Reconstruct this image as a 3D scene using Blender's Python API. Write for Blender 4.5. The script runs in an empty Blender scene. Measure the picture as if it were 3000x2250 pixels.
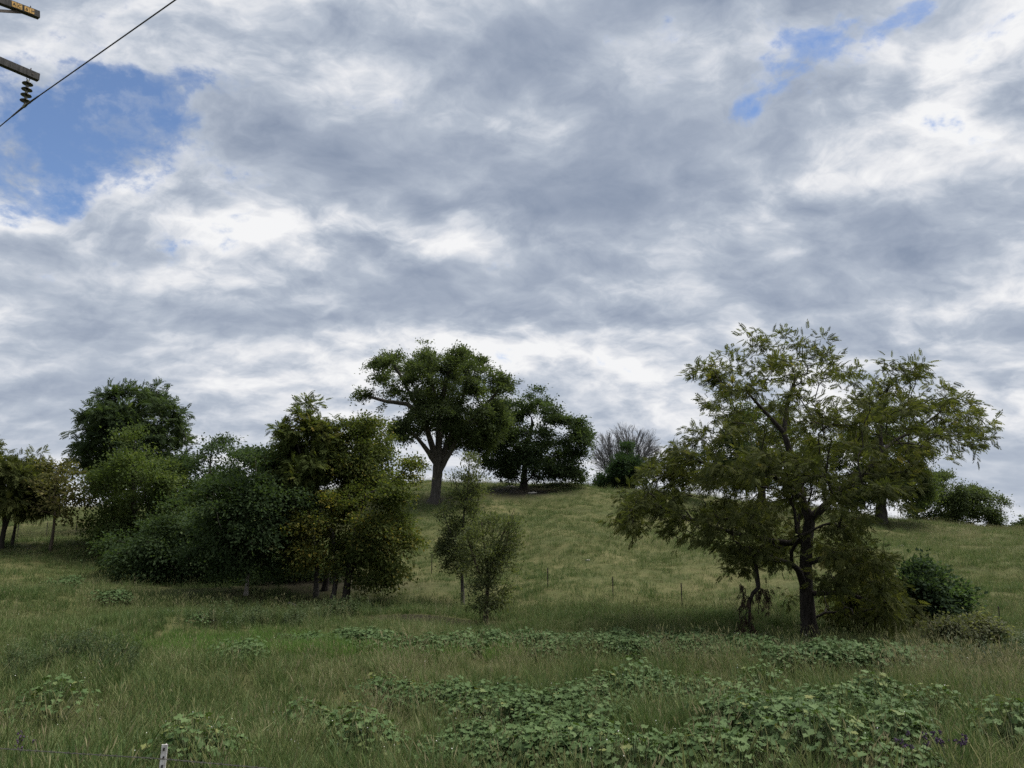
import bpy, math, random
import numpy as np
from mathutils import Vector, Matrix

# ------------------------------------------------------------------ camera, sky, sun, exposure
SC = bpy.context.scene
COL = SC.collection
F = 2224.0                       # focal length in pixels of the 3000 x 2250 photograph
PITCH = math.radians(10.57)
CAMZ = 3.4                       # camera above the valley floor (it stands on a road bank)
cam_d = bpy.data.cameras.new('camera')
cam_d.sensor_width = 36.0
cam_d.lens = 36.0 * F / 3000.0
cam_d.clip_start = 0.05
cam_d.clip_end = 8000.0
cam = bpy.data.objects.new('camera', cam_d)
cam.location = (0, 0, CAMZ)
cam.rotation_euler = (math.radians(90) + PITCH, 0, 0)
COL.objects.link(cam)
SC.camera = cam

def ray(u, v):
    """direction of a photograph pixel, with forward component 1"""
    cx, cz = (u - 1500.0) / F, -(v - 1125.0) / F
    c, s = math.cos(PITCH), math.sin(PITCH)
    y, z = c - cz * s, s + cz * c
    return np.array((cx / y, 1.0, z / y))

def pt(u, v, y):
    d = ray(u, v) * y
    return np.array((d[0], d[1], d[2] + CAMZ))

def project(x, y, z):
    c, s = math.cos(PITCH), math.sin(PITCH)
    zz = z - CAMZ
    dep = y * c + zz * s
    up = -y * s + zz * c
    return 1500 + F * x / dep, 1125 - F * up / dep

SUN_EL, SUN_AZ = math.radians(62), math.radians(70)      # azimuth measured from +Y towards +X

w = bpy.data.worlds.new('World')
SC.world = w
w.use_nodes = True
nt = w.node_tree
nt.nodes.clear()
N, L = nt.nodes, nt.links

def nm(op, a, b=None, c=None, clamp=False, tree=None):
    t = tree or nt
    n = t.nodes.new('ShaderNodeMath'); n.operation = op; n.use_clamp = clamp
    for i, q in enumerate((a, b, c)):
        if q is None: continue
        if isinstance(q, (int, float)): n.inputs[i].default_value = q
        else: t.links.new(q, n.inputs[i])
    return n.outputs[0]

def nv(op, a, b=None, sc=None):
    n = N.new('ShaderNodeVectorMath'); n.operation = op
    for i, q in enumerate((a, b)):
        if q is None: continue
        if isinstance(q, (tuple, list, np.ndarray)): n.inputs[i].default_value = tuple(float(k) for k in q)
        else: L.new(q, n.inputs[i])
    if sc is not None: n.inputs['Scale'].default_value = sc
    return n.outputs['Value'] if op in ('DOT_PRODUCT', 'LENGTH') else n.outputs['Vector']

def noise(vec, scale, detail, rough, dist=0.0, dim='3D'):
    n = N.new('ShaderNodeTexNoise'); n.noise_dimensions = dim
    n.inputs['Scale'].default_value = scale; n.inputs['Detail'].default_value = detail
    n.inputs['Roughness'].default_value = rough; n.inputs['Distortion'].default_value = dist
    L.new(vec, n.inputs['Vector'])
    return n

tc = N.new('ShaderNodeTexCoord')
D = nv('NORMALIZE', tc.outputs['Generated'])
sep = N.new('ShaderNodeSeparateXYZ'); L.new(D, sep.inputs[0])
zc = nm('ADD', nm('MAXIMUM', sep.outputs[2], 0.0), 0.36)
cmb = N.new('ShaderNodeCombineXYZ')
L.new(nm('DIVIDE', sep.outputs[0], zc), cmb.inputs[0])
L.new(nm('DIVIDE', sep.outputs[1], zc), cmb.inputs[1])
mp = N.new('ShaderNodeMapping')
mp.inputs['Rotation'].default_value = (0, 0, math.radians(-38))
mp.inputs['Scale'].default_value = (0.80, 1.0, 1.0)
mp.inputs['Location'].default_value = (3.7, 1.3, 0)
L.new(cmb.outputs[0], mp.inputs['Vector'])
P0 = mp.outputs[0]
wn = noise(P0, 2.6, 4, 0.6, 0.0, '2D')
wv = nv('SUBTRACT', wn.outputs['Color'], (0.5, 0.5, 0.5))
P = nv('ADD', P0, nv('SCALE', wv, sc=0.16))
n_big = noise(P, 2.1, 3, 0.5, 0.0, '2D')
n_mid = noise(P, 5.0, 9, 0.58, 0.0, '2D')
n_off = noise(nv('ADD', P, (0.020, 0.055, 0.0)), 5.0, 6, 0.56, 0.0, '2D')
n_fine = noise(nv('ADD', nv('MULTIPLY', D, (19.0, 19.0, 28.0)), nv('SCALE', wv, sc=1.2)), 1.0, 6, 0.60, 0.0, '3D')
DW = nv('NORMALIZE', nv('ADD', D, nv('SCALE', wv, sc=0.17)))

# broad masses (thicker, greyer cloud), thin bright lanes and gaps of this sky: pixel centre, radii, tilt, amount
GAPS = [
    (270, 420, 330, 185, 8, 0.62), (60, 300, 190, 150, 0, 0.30), (760, 330, 230, 60, 10, 0.30), (420, 330, 170, 100, 0, 0.16), (120, 520, 160, 80, 0, 0.20),
    (2400, 130, 270, 110, 24, 0.52), (2330, 250, 150, 50, 14, 0.26), (2560, 40, 120, 50, 20, 0.20), (540, 730, 170, 60, -12, 0.30), (2930, 1070, 180, 40, 5, 0.10),
    (1070, 345, 90, 40, 0, 0.26), (150, 860, 200, 60, 0, 0.16), (480, 820, 120, 50, 0, 0.16), (2140, 310, 60, 40, 0, 0.2), (2820, 370, 220, 90, 0, -0.25),
]
MASSES = [
    (850, 480, 420, 130, -8, 0.30), (1350, 540, 430, 100, -4, 0.20), (1700, 40, 560, 150, 8, 0.34), (800, 90, 330, 70, 0, 0.12),
    (1150, 870, 460, 110, 10, 0.30), (1900, 860, 420, 80, 5, 0.10), (2800, 640, 430, 110, 20, 0.30), (2450, 700, 260, 50, 22, 0.12),
    (1800, 430, 300, 170, 15, 0.22), (320, 740, 360, 50, 0, 0.20), (100, 1230, 340, 110, 0, 0.30), (500, 1050, 300, 50, 0, 0.08),
    (2950, 1330, 300, 130, 0, 0.30), (2750, 330, 260, 90, 15, 0.08), (1480, 930, 250, 80, 0, 0.10), (60, 880, 160, 50, 0, 0.16),
    (160, 640, 250, 70, 0, -0.28), (1480, 690, 460, 60, 6, -0.30), (2250, 610, 480, 60, 24, -0.22), (950, 720, 230, 70, 12, -0.34),
    (2650, 960, 560, 70, 6, -0.18), (700, 860, 260, 50, 10, -0.18), (2850, 130, 260, 110, 20, -0.18), (1350, 390, 330, 50, 0, -0.16),
    (1650, 1080, 500, 90, 0, -0.16), (700, 190, 300, 60, 10, -0.12), (2050, 130, 190, 120, 10, -0.12), (930, 905, 70, 22, 12, -0.30),
    (460, 980, 330, 60, -6, -0.14),
]

def field(items):
    acc = None
    for (u, v, ru, rv, ang, amp) in items:
        c = ray(u, v); c = c / np.linalg.norm(c)
        a = np.cross(c, (0, 0, 1)); a /= np.linalg.norm(a)
        b = np.cross(a, c)
        t = math.radians(ang)
        a2, b2 = a * math.cos(t) + b * math.sin(t), b * math.cos(t) - a * math.sin(t)
        k = 1.0 / F * math.cos(math.atan(math.hypot(u - 1500, v - 1125) / F))
        q1 = nv('DOT_PRODUCT', DW, a2 / (ru * k)); q2 = nv('DOT_PRODUCT', DW, b2 / (rv * k))
        e = nm('MULTIPLY_ADD', q1, q1, nm('MULTIPLY', q2, q2))
        g = nm('MULTIPLY', nm('EXPONENT', nm('MULTIPLY', e, -1.0)), nm('GREATER_THAN', nv('DOT_PRODUCT', D, c), 0.0))
        acc = nm('MULTIPLY', g, amp) if acc is None else nm('MULTIPLY_ADD', g, amp, acc)
    return acc

gap, mass = field(GAPS), field(MASSES)
big = nm('SUBTRACT', n_big.outputs['Fac'], 0.5)
mid = nm('SUBTRACT', n_mid.outputs['Fac'], 0.5)
fine = nm('SUBTRACT', n_fine.outputs['Fac'], 0.5)
relief = nm('SUBTRACT', n_mid.outputs['Fac'], n_off.outputs['Fac'])
# cover: 0 clear air, 1 closed cloud
T = nm('MULTIPLY_ADD', big, 0.55, 0.77)
T = nm('MULTIPLY_ADD', mid, 1.5, T)
T = nm('MULTIPLY_ADD', fine, 1.5, T)
T = nm('SUBTRACT', T, gap)
# depth of the cloud: 0 thin and bright, 1 deep and grey; thin cloud is lumpy, deep cloud smooth
S0 = nm('ADD', nm('MULTIPLY_ADD', big, 1.0, 0.45), mass)
lump = nm('MULTIPLY_ADD', S0, -0.95, 1.25)
lump = nm('MINIMUM', nm('MAXIMUM', lump, 0.34), 1.1)
det = nm('MULTIPLY', mid, 1.05)
det = nm('MULTIPLY_ADD', fine, 0.48, det)
det = nm('MULTIPLY_ADD', relief, 1.7, det)
S = nm('MULTIPLY_ADD', det, lump, S0)
low = nm('EXPONENT', nm('MULTIPLY', nm('MAXIMUM', sep.outputs[2], 0.0), -1.0 / 0.17))       # cloud relief softens with distance
soft = nm('MULTIPLY_ADD', low, -0.70, 1.0)
S = nm('MULTIPLY_ADD', nm('SUBTRACT', S, 0.10), soft, 0.10)
S = nm('MULTIPLY_ADD', mass, nm('MULTIPLY', low, 0.45), S)
T = nm('MULTIPLY_ADD', low, 0.5, T)

def ramp(tree, fac, stops, interp='LINEAR'):
    n = tree.nodes.new('ShaderNodeValToRGB'); n.color_ramp.interpolation = interp
    el = n.color_ramp.elements
    while len(el) > 1: el.remove(el[-1])
    el[0].position = stops[0][0]; el[0].color = (*stops[0][1], 1)
    for p, cc in stops[1:]:
        q = el.new(p); q.color = (*cc, 1)
    if fac is not None: tree.links.new(fac, n.inputs['Fac'])
    return n.outputs['Color']

SKY = 0.05
cloud = ramp(nt, S, [(0.0, (0.92, 0.925, 0.935)), (0.16, (0.80, 0.815, 0.85)), (0.34, (0.62, 0.66, 0.73)), (0.52, (0.46, 0.515, 0.605)),
                     (0.72, (0.36, 0.415, 0.515)), (1.0, (0.26, 0.315, 0.42))])
alpha = ramp(nt, T, [(0.0, (0, 0, 0)), (0.06, (0.04, 0.04, 0.04)), (0.22, (0.30, 0.30, 0.30)), (0.38, (0.85, 0.85, 0.85)), (0.48, (1, 1, 1))])
sky = N.new('ShaderNodeTexSky'); sky.sky_type = 'NISHITA'; sky.sun_disc = False
sky.sun_elevation = SUN_EL; sky.sun_rotation = SUN_AZ
sky.air_density = 0.7; sky.dust_density = 0.3; sky.ozone_density = 2.5
cs = N.new('ShaderNodeVectorMath'); cs.operation = 'SCALE'; cs.inputs['Scale'].default_value = 0.285 / SKY
L.new(cloud, cs.inputs[0])
mix = N.new('ShaderNodeMix'); mix.data_type = 'RGBA'
L.new(alpha, mix.inputs['Factor']); L.new(sky.outputs[0], mix.inputs[6]); L.new(cs.outputs[0], mix.inputs[7])
bg = N.new('ShaderNodeBackground'); bg.inputs['Strength'].default_value = SKY
L.new(mix.outputs[2], bg.inputs['Color'])
wo = N.new('ShaderNodeOutputWorld'); L.new(bg.outputs[0], wo.inputs['Surface'])

w.cycles.sampling_method = 'MANUAL'; w.cycles.sample_map_resolution = 256

sun_d = bpy.data.lights.new('sun', 'SUN')
sun_d.energy = 2.0; sun_d.angle = math.radians(38); sun_d.color = (1.0, 0.96, 0.9)
sun = bpy.data.objects.new('sun', sun_d)
sdir = Vector((math.cos(SUN_EL) * math.sin(SUN_AZ), math.cos(SUN_EL) * math.cos(SUN_AZ), math.sin(SUN_EL)))
sun.rotation_euler = sdir.to_track_quat('Z', 'Y').to_euler()
sun.location = (20, 20, 60)
COL.objects.link(sun)
vs = SC.view_settings
vs.view_transform = 'Standard'; vs.look = 'None'; vs.exposure = 1.8; vs.gamma = 1.0; vs.use_curve_mapping = False
SC.cycles.use_denoising = False; SC.cycles.max_bounces = 8; SC.cycles.transparent_max_bounces = 8
#@@REST
# ------------------------------------------------------------------ helpers
rng = np.random.default_rng(7)

def new_mesh(name, verts, faces_flat, sizes, mat=None, smooth=False, attrs=None):
    """verts (n,3), faces as flat loop list with sizes; attrs {name: per-face float}"""
    me = bpy.data.meshes.new(name)
    verts = np.ascontiguousarray(verts, dtype=np.float32)
    faces_flat = np.ascontiguousarray(faces_flat, dtype=np.int32)
    sizes = np.ascontiguousarray(sizes, dtype=np.int32)
    me.vertices.add(len(verts)); me.vertices.foreach_set('co', verts.ravel())
    me.loops.add(len(faces_flat)); me.loops.foreach_set('vertex_index', faces_flat)
    me.polygons.add(len(sizes))
    st = np.zeros(len(sizes), np.int32); st[1:] = np.cumsum(sizes)[:-1]
    me.polygons.foreach_set('loop_start', st)
    try: me.polygons.foreach_set('loop_total', sizes)
    except Exception: pass
    if smooth: me.polygons.foreach_set('use_smooth', np.ones(len(sizes), bool))
    if attrs:
        for k, a in attrs.items():
            at = me.attributes.new(k, 'FLOAT', 'FACE'); at.data.foreach_set('value', np.asarray(a, np.float32))
    me.update(calc_edges=True); me.validate()
    if mat: me.materials.append(mat)
    return me

def link(name, data, parent=None, loc=None):
    o = bpy.data.objects.new(name, data); COL.objects.link(o)
    if parent is not None: o.parent = parent
    if loc is not None: o.location = loc
    return o

def tag(o, label=None, cat=None, group=None, kind=None):
    for k, x in (('label', label), ('category', cat), ('group', group), ('kind', kind)):
        if x: o[k] = x
    return o

def thing(name, label, cat, loc, group=None):
    return tag(link(name, None, loc=loc), label, cat, group)

class MB:
    """collects simple solids into one mesh"""
    def __init__(s): s.v = []; s.f = []
    def add(s, v, f):
        b = len(s.v); s.v += [tuple(map(float, q)) for q in v]; s.f += [tuple(b + i for i in q) for q in f]
    def box(s, c, ax, ay, az):
        c, ax, ay, az = map(np.asarray, (c, ax, ay, az))
        v = [c + i * ax + j * ay + k * az for k in (-1, 1) for j in (-1, 1) for i in (-1, 1)]
        s.add(v, [(0, 2, 3, 1), (4, 5, 7, 6), (0, 1, 5, 4), (2, 6, 7, 3), (0, 4, 6, 2), (1, 3, 7, 5)])
    def tube(s, pts, rad, n=6, cap=True):
        pts = np.asarray(pts, float); m = len(pts)
        rad = np.broadcast_to(np.asarray(rad, float), (m,))
        v, f = tube_arrays(pts, rad, n)
        fl = [tuple(q) for q in f]
        if cap:
            fl += [tuple(range(n))[::-1], tuple(range((m - 1) * n, m * n))]
        s.add(v, fl)
    def lathe(s, c, axis, prof, n=14):
        c = np.asarray(c, float); axis = np.asarray(axis, float); axis /= np.linalg.norm(axis)
        a = np.cross(axis, (1, 0, 0.1)); a /= np.linalg.norm(a); b = np.cross(axis, a)
        v = []
        for (h, r) in prof:
            for k in range(n):
                t = 2 * math.pi * k / n
                v.append(c + axis * h + r * (a * math.cos(t) + b * math.sin(t)))
        f = [(i * n + k, i * n + (k + 1) % n, (i + 1) * n + (k + 1) % n, (i + 1) * n + k) for i in range(len(prof) - 1) for k in range(n)]
        s.add(v, f)
    def build(s, name, mat, parent=None, origin=(0, 0, 0), smooth=False, loc=None):
        me = bpy.data.meshes.new(name)
        o = np.asarray(origin, float)
        me.from_pydata([tuple(np.asarray(q) - o) for q in s.v], [], s.f); me.update()
        if smooth: me.polygons.foreach_set('use_smooth', [True] * len(me.polygons))
        me.materials.append(mat)
        return link(name, me, parent, loc)

def tube_arrays(pts, rad, n):
    m = len(pts)
    d = np.empty_like(pts); d[1:-1] = pts[2:] - pts[:-2]; d[0] = pts[1] - pts[0]; d[-1] = pts[-1] - pts[-2]
    d /= np.linalg.norm(d, axis=1)[:, None] + 1e-9
    ref = np.array((0.31, 0.95, 0.05)) if abs(d[0] @ np.array((0.31, 0.95, 0.05))) < 0.85 else np.array((0.9, -0.1, 0.4))
    a = ref - d * (d @ ref)[:, None]; a /= np.linalg.norm(a, axis=1)[:, None] + 1e-9
    b = np.cross(d, a)
    t = np.arange(n) * 2 * math.pi / n
    v = pts[:, None] + rad[:, None, None] * (a[:, None] * np.cos(t)[None, :, None] + b[:, None] * np.sin(t)[None, :, None])
    i = np.arange(m - 1)[:, None] * n; k = np.arange(n)[None]
    k2 = (k + 1) % n
    f = np.stack((i + k, i + k2, i + n + k2, i + n + k), -1).reshape(-1, 4)
    return v.reshape(-1, 3), f

# ------------------------------------------------------------------ materials
def mat_new(name):
    m = bpy.data.materials.new(name); m.use_nodes = True
    t = m.node_tree; t.nodes.clear()
    return m, t

def leaf_mat(name, stops, attr='tint', how='GEOMETRY', rough=0.8, trans=0.44, spec=0.08):
    m, t = mat_new(name)
    if how == 'RANDOM':
        fac = t.nodes.new('ShaderNodeObjectInfo').outputs['Random']
    else:
        an = t.nodes.new('ShaderNodeAttribute'); an.attribute_type = how; an.attribute_name = attr
        fac = an.outputs['Fac']
    col = ramp(t, fac, stops)
    pb = t.nodes.new('ShaderNodeBsdfPrincipled'); pb.inputs['Roughness'].default_value = rough
    pb.inputs['Specular IOR Level'].default_value = spec
    t.links.new(col, pb.inputs['Base Color'])
    tr = t.nodes.new('ShaderNodeBsdfTranslucent')
    mx = t.nodes.new('ShaderNodeMix'); mx.data_type = 'RGBA'; mx.blend_type = 'MULTIPLY'; mx.inputs['Factor'].default_value = 1.0
    t.links.new(col, mx.inputs[6]); mx.inputs[7].default_value = (1.25, 1.3, 0.6, 1)
    t.links.new(mx.outputs[2], tr.inputs['Color'])
    ms = t.nodes.new('ShaderNodeMixShader'); ms.inputs[0].default_value = trans
    t.links.new(pb.outputs[0], ms.inputs[1]); t.links.new(tr.outputs[0], ms.inputs[2])
    o = t.nodes.new('ShaderNodeOutputMaterial'); t.links.new(ms.outputs[0], o.inputs[0])
    return m

def bark_mat(name, c1, c2, scale=6.0, bump=0.6):
    m, t = mat_new(name)
    tcn = t.nodes.new('ShaderNodeTexCoord')
    mpn = t.nodes.new('ShaderNodeMapping'); mpn.inputs['Scale'].default_value = (1, 1, 0.18)
    t.links.new(tcn.outputs['Object'], mpn.inputs[0])
    n1 = t.nodes.new('ShaderNodeTexNoise'); n1.inputs['Scale'].default_value = scale * 3; n1.inputs['Detail'].default_value = 6; n1.inputs['Roughness'].default_value = 0.65
    t.links.new(mpn.outputs[0], n1.inputs['Vector'])
    col = ramp(t, n1.outputs['Fac'], [(0.3, c1), (0.7, c2)])
    pb = t.nodes.new('ShaderNodeBsdfPrincipled'); pb.inputs['Roughness'].default_value = 0.9; pb.inputs['Specular IOR Level'].default_value = 0.15
    t.links.new(col, pb.inputs['Base Color'])
    bp = t.nodes.new('ShaderNodeBump'); bp.inputs['Strength'].default_value = bump; bp.inputs['Distance'].default_value = 0.04
    t.links.new(n1.outputs['Fac'], bp.inputs['Height']); t.links.new(bp.outputs[0], pb.inputs['Normal'])
    o = t.nodes.new('ShaderNodeOutputMaterial'); t.links.new(pb.outputs[0], o.inputs[0])
    return m

def plain_mat(name, c1, c2, scale=20.0, rough=0.6, metal=0.0, bump=0.0, spec=0.4):
    m, t = mat_new(name)
    tcn = t.nodes.new('ShaderNodeTexCoord')
    n1 = t.nodes.new('ShaderNodeTexNoise'); n1.inputs['Scale'].default_value = scale; n1.inputs['Detail'].default_value = 5
    t.links.new(tcn.outputs['Object'], n1.inputs['Vector'])
    col = ramp(t, n1.outputs['Fac'], [(0.35, c1), (0.65, c2)])
    pb = t.nodes.new('ShaderNodeBsdfPrincipled'); pb.inputs['Roughness'].default_value = rough; pb.inputs['Metallic'].default_value = metal
    pb.inputs['Specular IOR Level'].default_value = spec
    t.links.new(col, pb.inputs['Base Color'])
    if bump:
        bp = t.nodes.new('ShaderNodeBump'); bp.inputs['Strength'].default_value = bump; bp.inputs['Distance'].default_value = 0.01
        t.links.new(n1.outputs['Fac'], bp.inputs['Height']); t.links.new(bp.outputs[0], pb.inputs['Normal'])
    o = t.nodes.new('ShaderNodeOutputMaterial'); t.links.new(pb.outputs[0], o.inputs[0])
    return m

B_DARK = bark_mat('bark_dark', (0.012, 0.010, 0.009), (0.05, 0.043, 0.037))
B_GREY = bark_mat('bark_grey', (0.028, 0.025, 0.022), (0.095, 0.086, 0.075), 3.0, 1.0)
B_PALE = bark_mat('bark_pale', (0.11, 0.10, 0.085), (0.24, 0.22, 0.19))
B_BROWN = bark_mat('bark_brown', (0.03, 0.024, 0.018), (0.10, 0.08, 0.06))
B_TWIG = bark_mat('bark_bare', (0.115, 0.115, 0.12), (0.21, 0.21, 0.22))

LM = {
    'walnut': leaf_mat('leaf_walnut', [(0, (0.038, 0.048, 0.017)), (0.5, (0.066, 0.076, 0.026)), (0.9, (0.104, 0.108, 0.036)), (1, (0.17, 0.15, 0.05))]),
    'oak': leaf_mat('leaf_oak', [(0, (0.036, 0.052, 0.021)), (0.6, (0.064, 0.086, 0.036)), (1, (0.105, 0.128, 0.056))]),
    'dark': leaf_mat('leaf_dark', [(0, (0.026, 0.042, 0.019)), (0.6, (0.046, 0.068, 0.031)), (1, (0.078, 0.102, 0.047))]),
    'ash': leaf_mat('leaf_ash', [(0, (0.040, 0.056, 0.017)), (0.5, (0.068, 0.087, 0.026)), (0.85, (0.11, 0.112, 0.030)), (1, (0.22, 0.18, 0.042))]),
    'yellow': leaf_mat('leaf_yellowing', [(0, (0.045, 0.065, 0.018)), (0.5, (0.09, 0.10, 0.027)), (0.8, (0.16, 0.145, 0.035)), (1, (0.30, 0.235, 0.05))]),
    'maple': leaf_mat('leaf_maple', [(0, (0.026, 0.044, 0.019)), (0.6, (0.044, 0.068, 0.030)), (1, (0.078, 0.105, 0.047))]),
    'olive': leaf_mat('leaf_olive', [(0, (0.04, 0.060, 0.022)), (0.6, (0.068, 0.095, 0.032)), (1, (0.12, 0.14, 0.05))]),
    'willow': leaf_mat('leaf_sapling', [(0, (0.05, 0.066, 0.030)), (0.6, (0.085, 0.10, 0.048)), (1, (0.13, 0.14, 0.075))]),
    'rusty': leaf_mat('leaf_rusty', [(0, (0.055, 0.060, 0.022)), (0.6, (0.095, 0.092, 0.034)), (1, (0.16, 0.135, 0.06))]),
    'cedar': leaf_mat('leaf_cedar', [(0, (0.018, 0.036, 0.018)), (0.7, (0.032, 0.055, 0.026)), (1, (0.05, 0.08, 0.04))]),
    'blue': leaf_mat('leaf_blue_green', [(0, (0.026, 0.046, 0.024)), (0.6, (0.050, 0.080, 0.042)), (1, (0.09, 0.125, 0.07))]),
    'bramble': leaf_mat('leaf_bramble', [(0, (0.06, 0.072, 0.04)), (0.6, (0.11, 0.12, 0.07)), (1, (0.17, 0.17, 0.11))]),
    'dead': leaf_mat('leaf_dead', [(0, (0.022, 0.016, 0.012)), (1, (0.065, 0.045, 0.032))], trans=0.1),
}

# ------------------------------------------------------------------ terrain
def zv(v, y):                     # height (world) that shows at photo row v when it stands y metres ahead
    return CAMZ + y * ray(1500, v)[2]

YS = [-60, 0, 4, 6, 9, 15, 20, 23, 25.5, 28, 31, 36, 45, 55, 62, 72, 85, 110, 200, 600, 4000]
near = [1.8, 1.8, 1.5, 0.95, 0.65, 0.35, 0.12, 0.0]
def col_(mid, tail): return near + mid + tail
TS = [-1.6, -0.76, -0.56, -0.36, -0.18, 0.0, 0.18, 0.36, 0.54, 0.76, 1.6]
def mids(rows): return [zv(v, y) for v, y in zip(rows, YS[8:16])]
TAB = [
    near[:5] + [0.6, 0.7, 0.8] + [1.0, 1.2, 1.4, 1.9, 2.6, 3.2, 3.6, 4.1] + [4.6, 5.2, 4.6, 2, 0],
    near[:5] + [0.55, 0.65, 0.85] + mids([1770, 1735, 1700, 1645, 1583, 1550, 1532, 1516]) + [zv(1505, 85), zv(1496, 110), 4.4, 2, 0],
    near[:5] + [0.48, 0.50, 0.65] + mids([1790, 1750, 1706, 1650, 1583, 1548, 1530, 1514]) + [zv(1502, 85), zv(1492, 110), 4.4, 2, 0],
    near[:5] + [0.38, 0.25, 0.2] + mids([1845, 1805, 1762, 1695, 1600, 1540, 1512, 1490]) + [zv(1482, 85), zv(1482, 110), 4.0, 2, 0],
    col_(mids([1862, 1822, 1785, 1705, 1595, 1500, 1450, 1404]), [zv(1410, 85), 6.4, 2.5, 1, 0]),
    col_(mids([1850, 1815, 1775, 1695, 1590, 1502, 1457, 1424]), [zv(1430, 85), 6.0, 2.0, 1, 0]),
    col_(mids([1850, 1818, 1782, 1708, 1603, 1515, 1462, 1424]), [zv(1432, 85), 6.0, 2.0, 1, 0]),
    col_(mids([1855, 1825, 1790, 1722, 1638, 1555, 1505, 1478]), [zv(1488, 85), 4.5, 1.5, 1, 0]),
    col_(mids([1850, 1810, 1765, 1695, 1612, 1555, 1536, 1538]), [2.7, 1.6, 0.5, 0, 0]),
    col_(mids([1845, 1805, 1765, 1700, 1630, 1585, 1590, 1600]), [1.0, 0.4, 0, 0, 0]),
    col_([0.0, 0.1, 0.25, 0.6, 1.0, 1.3, 1.3, 1.1], [0.6, 0.2, 0, 0, 0]),
]
def _smooth(a, sig, axis):
    k = np.arange(-int(3 * sig), int(3 * sig) + 1); wgt = np.exp(-0.5 * (k / sig) ** 2); wgt /= wgt.sum()
    pad = [(0, 0), (0, 0)]; pad[axis] = (len(k) // 2, len(k) // 2)
    return np.apply_along_axis(lambda r: np.convolve(r, wgt, 'valid'), axis, np.pad(a, pad, 'edge'))
def _ymap(y): return np.arcsinh((np.asarray(y, float)) / 12.0)
SG = np.linspace(_ymap(-60), _ymap(4000), 700)
TG = np.linspace(-1.6, 1.6, 161)
_yg = np.sinh(SG) * 12.0
_a = np.array([np.interp(_yg, YS, c) for c in TAB])
_a = np.array([np.interp(TG, TS, _a[:, i]) for i in range(len(SG))]).T
HG = _smooth(_smooth(_a, 4.5, 1), 5.0, 0)

_bump = [(rng.uniform(0.12, 1.5), rng.uniform(0, 6.28), rng.uniform(0, 6.28)) for _ in range(22)]
def bumps(x, y):
    z = 0
    for k, a, p in _bump:
        z = z + (0.05 / (0.35 + k)) * np.sin(k * (x * math.cos(a) + y * math.sin(a)) + p)
    return z
def H(x, y):
    x = np.asarray(x, float); y = np.asarray(y, float)
    t = np.clip(x / np.maximum(np.abs(y), 9.0), -1.6, 1.6)
    i = (_ymap(y) - SG[0]) / (SG[1] - SG[0]); i = np.clip(i, 0, len(SG) - 1.001)
    j = np.clip((t - TG[0]) / (TG[1] - TG[0]), 0, len(TG) - 1.001)
    i0 = i.astype(int); j0 = j.astype(int); fi = i - i0; fj = j - j0
    z = (HG[j0, i0] * (1 - fi) + HG[j0, i0 + 1] * fi) * (1 - fj) + (HG[j0 + 1, i0] * (1 - fi) + HG[j0 + 1, i0 + 1] * fi) * fj
    z = z + bumps(x, y) * np.clip((y - 4) / 8, 0, 1) * np.clip(1.6 - y / 130.0, 0.25, 1)
    # the cut bank of the little stream, left of the saplings
    bx, by = x + 3.05, y - 26.3
    z = z - 0.7 * np.exp(-(bx / 1.7) ** 2 - (by / 0.6) ** 4)
    z = z + 0.42 * np.exp(-(bx / 2.0) ** 2) * np.clip((y - 26.55) / 0.35, 0, 1) * np.exp(-np.maximum(y - 27.0, 0) / 2.2)
    return z

def on_ground(u, v, ylo=5.0, yhi=160.0):
    """where the sight line of a photograph pixel meets the ground"""
    d = ray(u, v); y = np.geomspace(ylo, yhi, 1500)
    gap_ = CAMZ + d[2] * y - H(d[0] * y, y)
    k = np.argmax(gap_ < 0) if (gap_ < 0).any() else len(y) - 1
    return np.array((d[0] * y[k], y[k], H(d[0] * y[k], y[k])))

def axis_pts(lo, hi, fine_lo, fine_hi, step, grow=1.16):
    a = list(np.arange(fine_lo, fine_hi + 1e-6, step)); s = step
    while a[-1] < hi: s *= grow; a.append(a[-1] + s)
    s = step
    while a[0] > lo: s *= grow; a.insert(0, a[0] - s)
    return np.array(a)
gx = axis_pts(-3500, 3500, -30, 30, 0.4); gy = axis_pts(-200, 4000, 4, 48, 0.32, 1.06)
GX, GY = np.meshgrid(gx, gy)
GZ = H(GX, GY)
nx, ny = len(gx), len(gy)
ii = (np.arange(ny - 1)[:, None] * nx + np.arange(nx - 1)[None]).ravel()
gm, t = mat_new('meadow_soil')
at = t.nodes.new('ShaderNodeAttribute'); at.attribute_name = 'dirt_shade'
tcn = t.nodes.new('ShaderNodeTexCoord')
g1 = t.nodes.new('ShaderNodeTexNoise'); g1.inputs['Scale'].default_value = 0.35; g1.inputs['Detail'].default_value = 10; g1.inputs['Roughness'].default_value = 0.7
g2 = t.nodes.new('ShaderNodeTexNoise'); g2.inputs['Scale'].default_value = 9.0; g2.inputs['Detail'].default_value = 8; g2.inputs['Roughness'].default_value = 0.75
t.links.new(tcn.outputs['Object'], g1.inputs['Vector']); t.links.new(tcn.outputs['Object'], g2.inputs['Vector'])
ca = ramp(t, g1.outputs['Fac'], [(0.3, (0.045, 0.058, 0.020)), (0.5, (0.075, 0.080, 0.030)), (0.7, (0.12, 0.11, 0.05))])
cb = ramp(t, g2.outputs['Fac'], [(0.3, (0.45, 0.45, 0.45)), (0.7, (1.25, 1.25, 1.25))])
m1 = t.nodes.new('ShaderNodeMix'); m1.data_type = 'RGBA'; m1.blend_type = 'MULTIPLY'; m1.inputs['Factor'].default_value = 0.8
t.links.new(ca, m1.inputs[6]); t.links.new(cb, m1.inputs[7])
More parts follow.
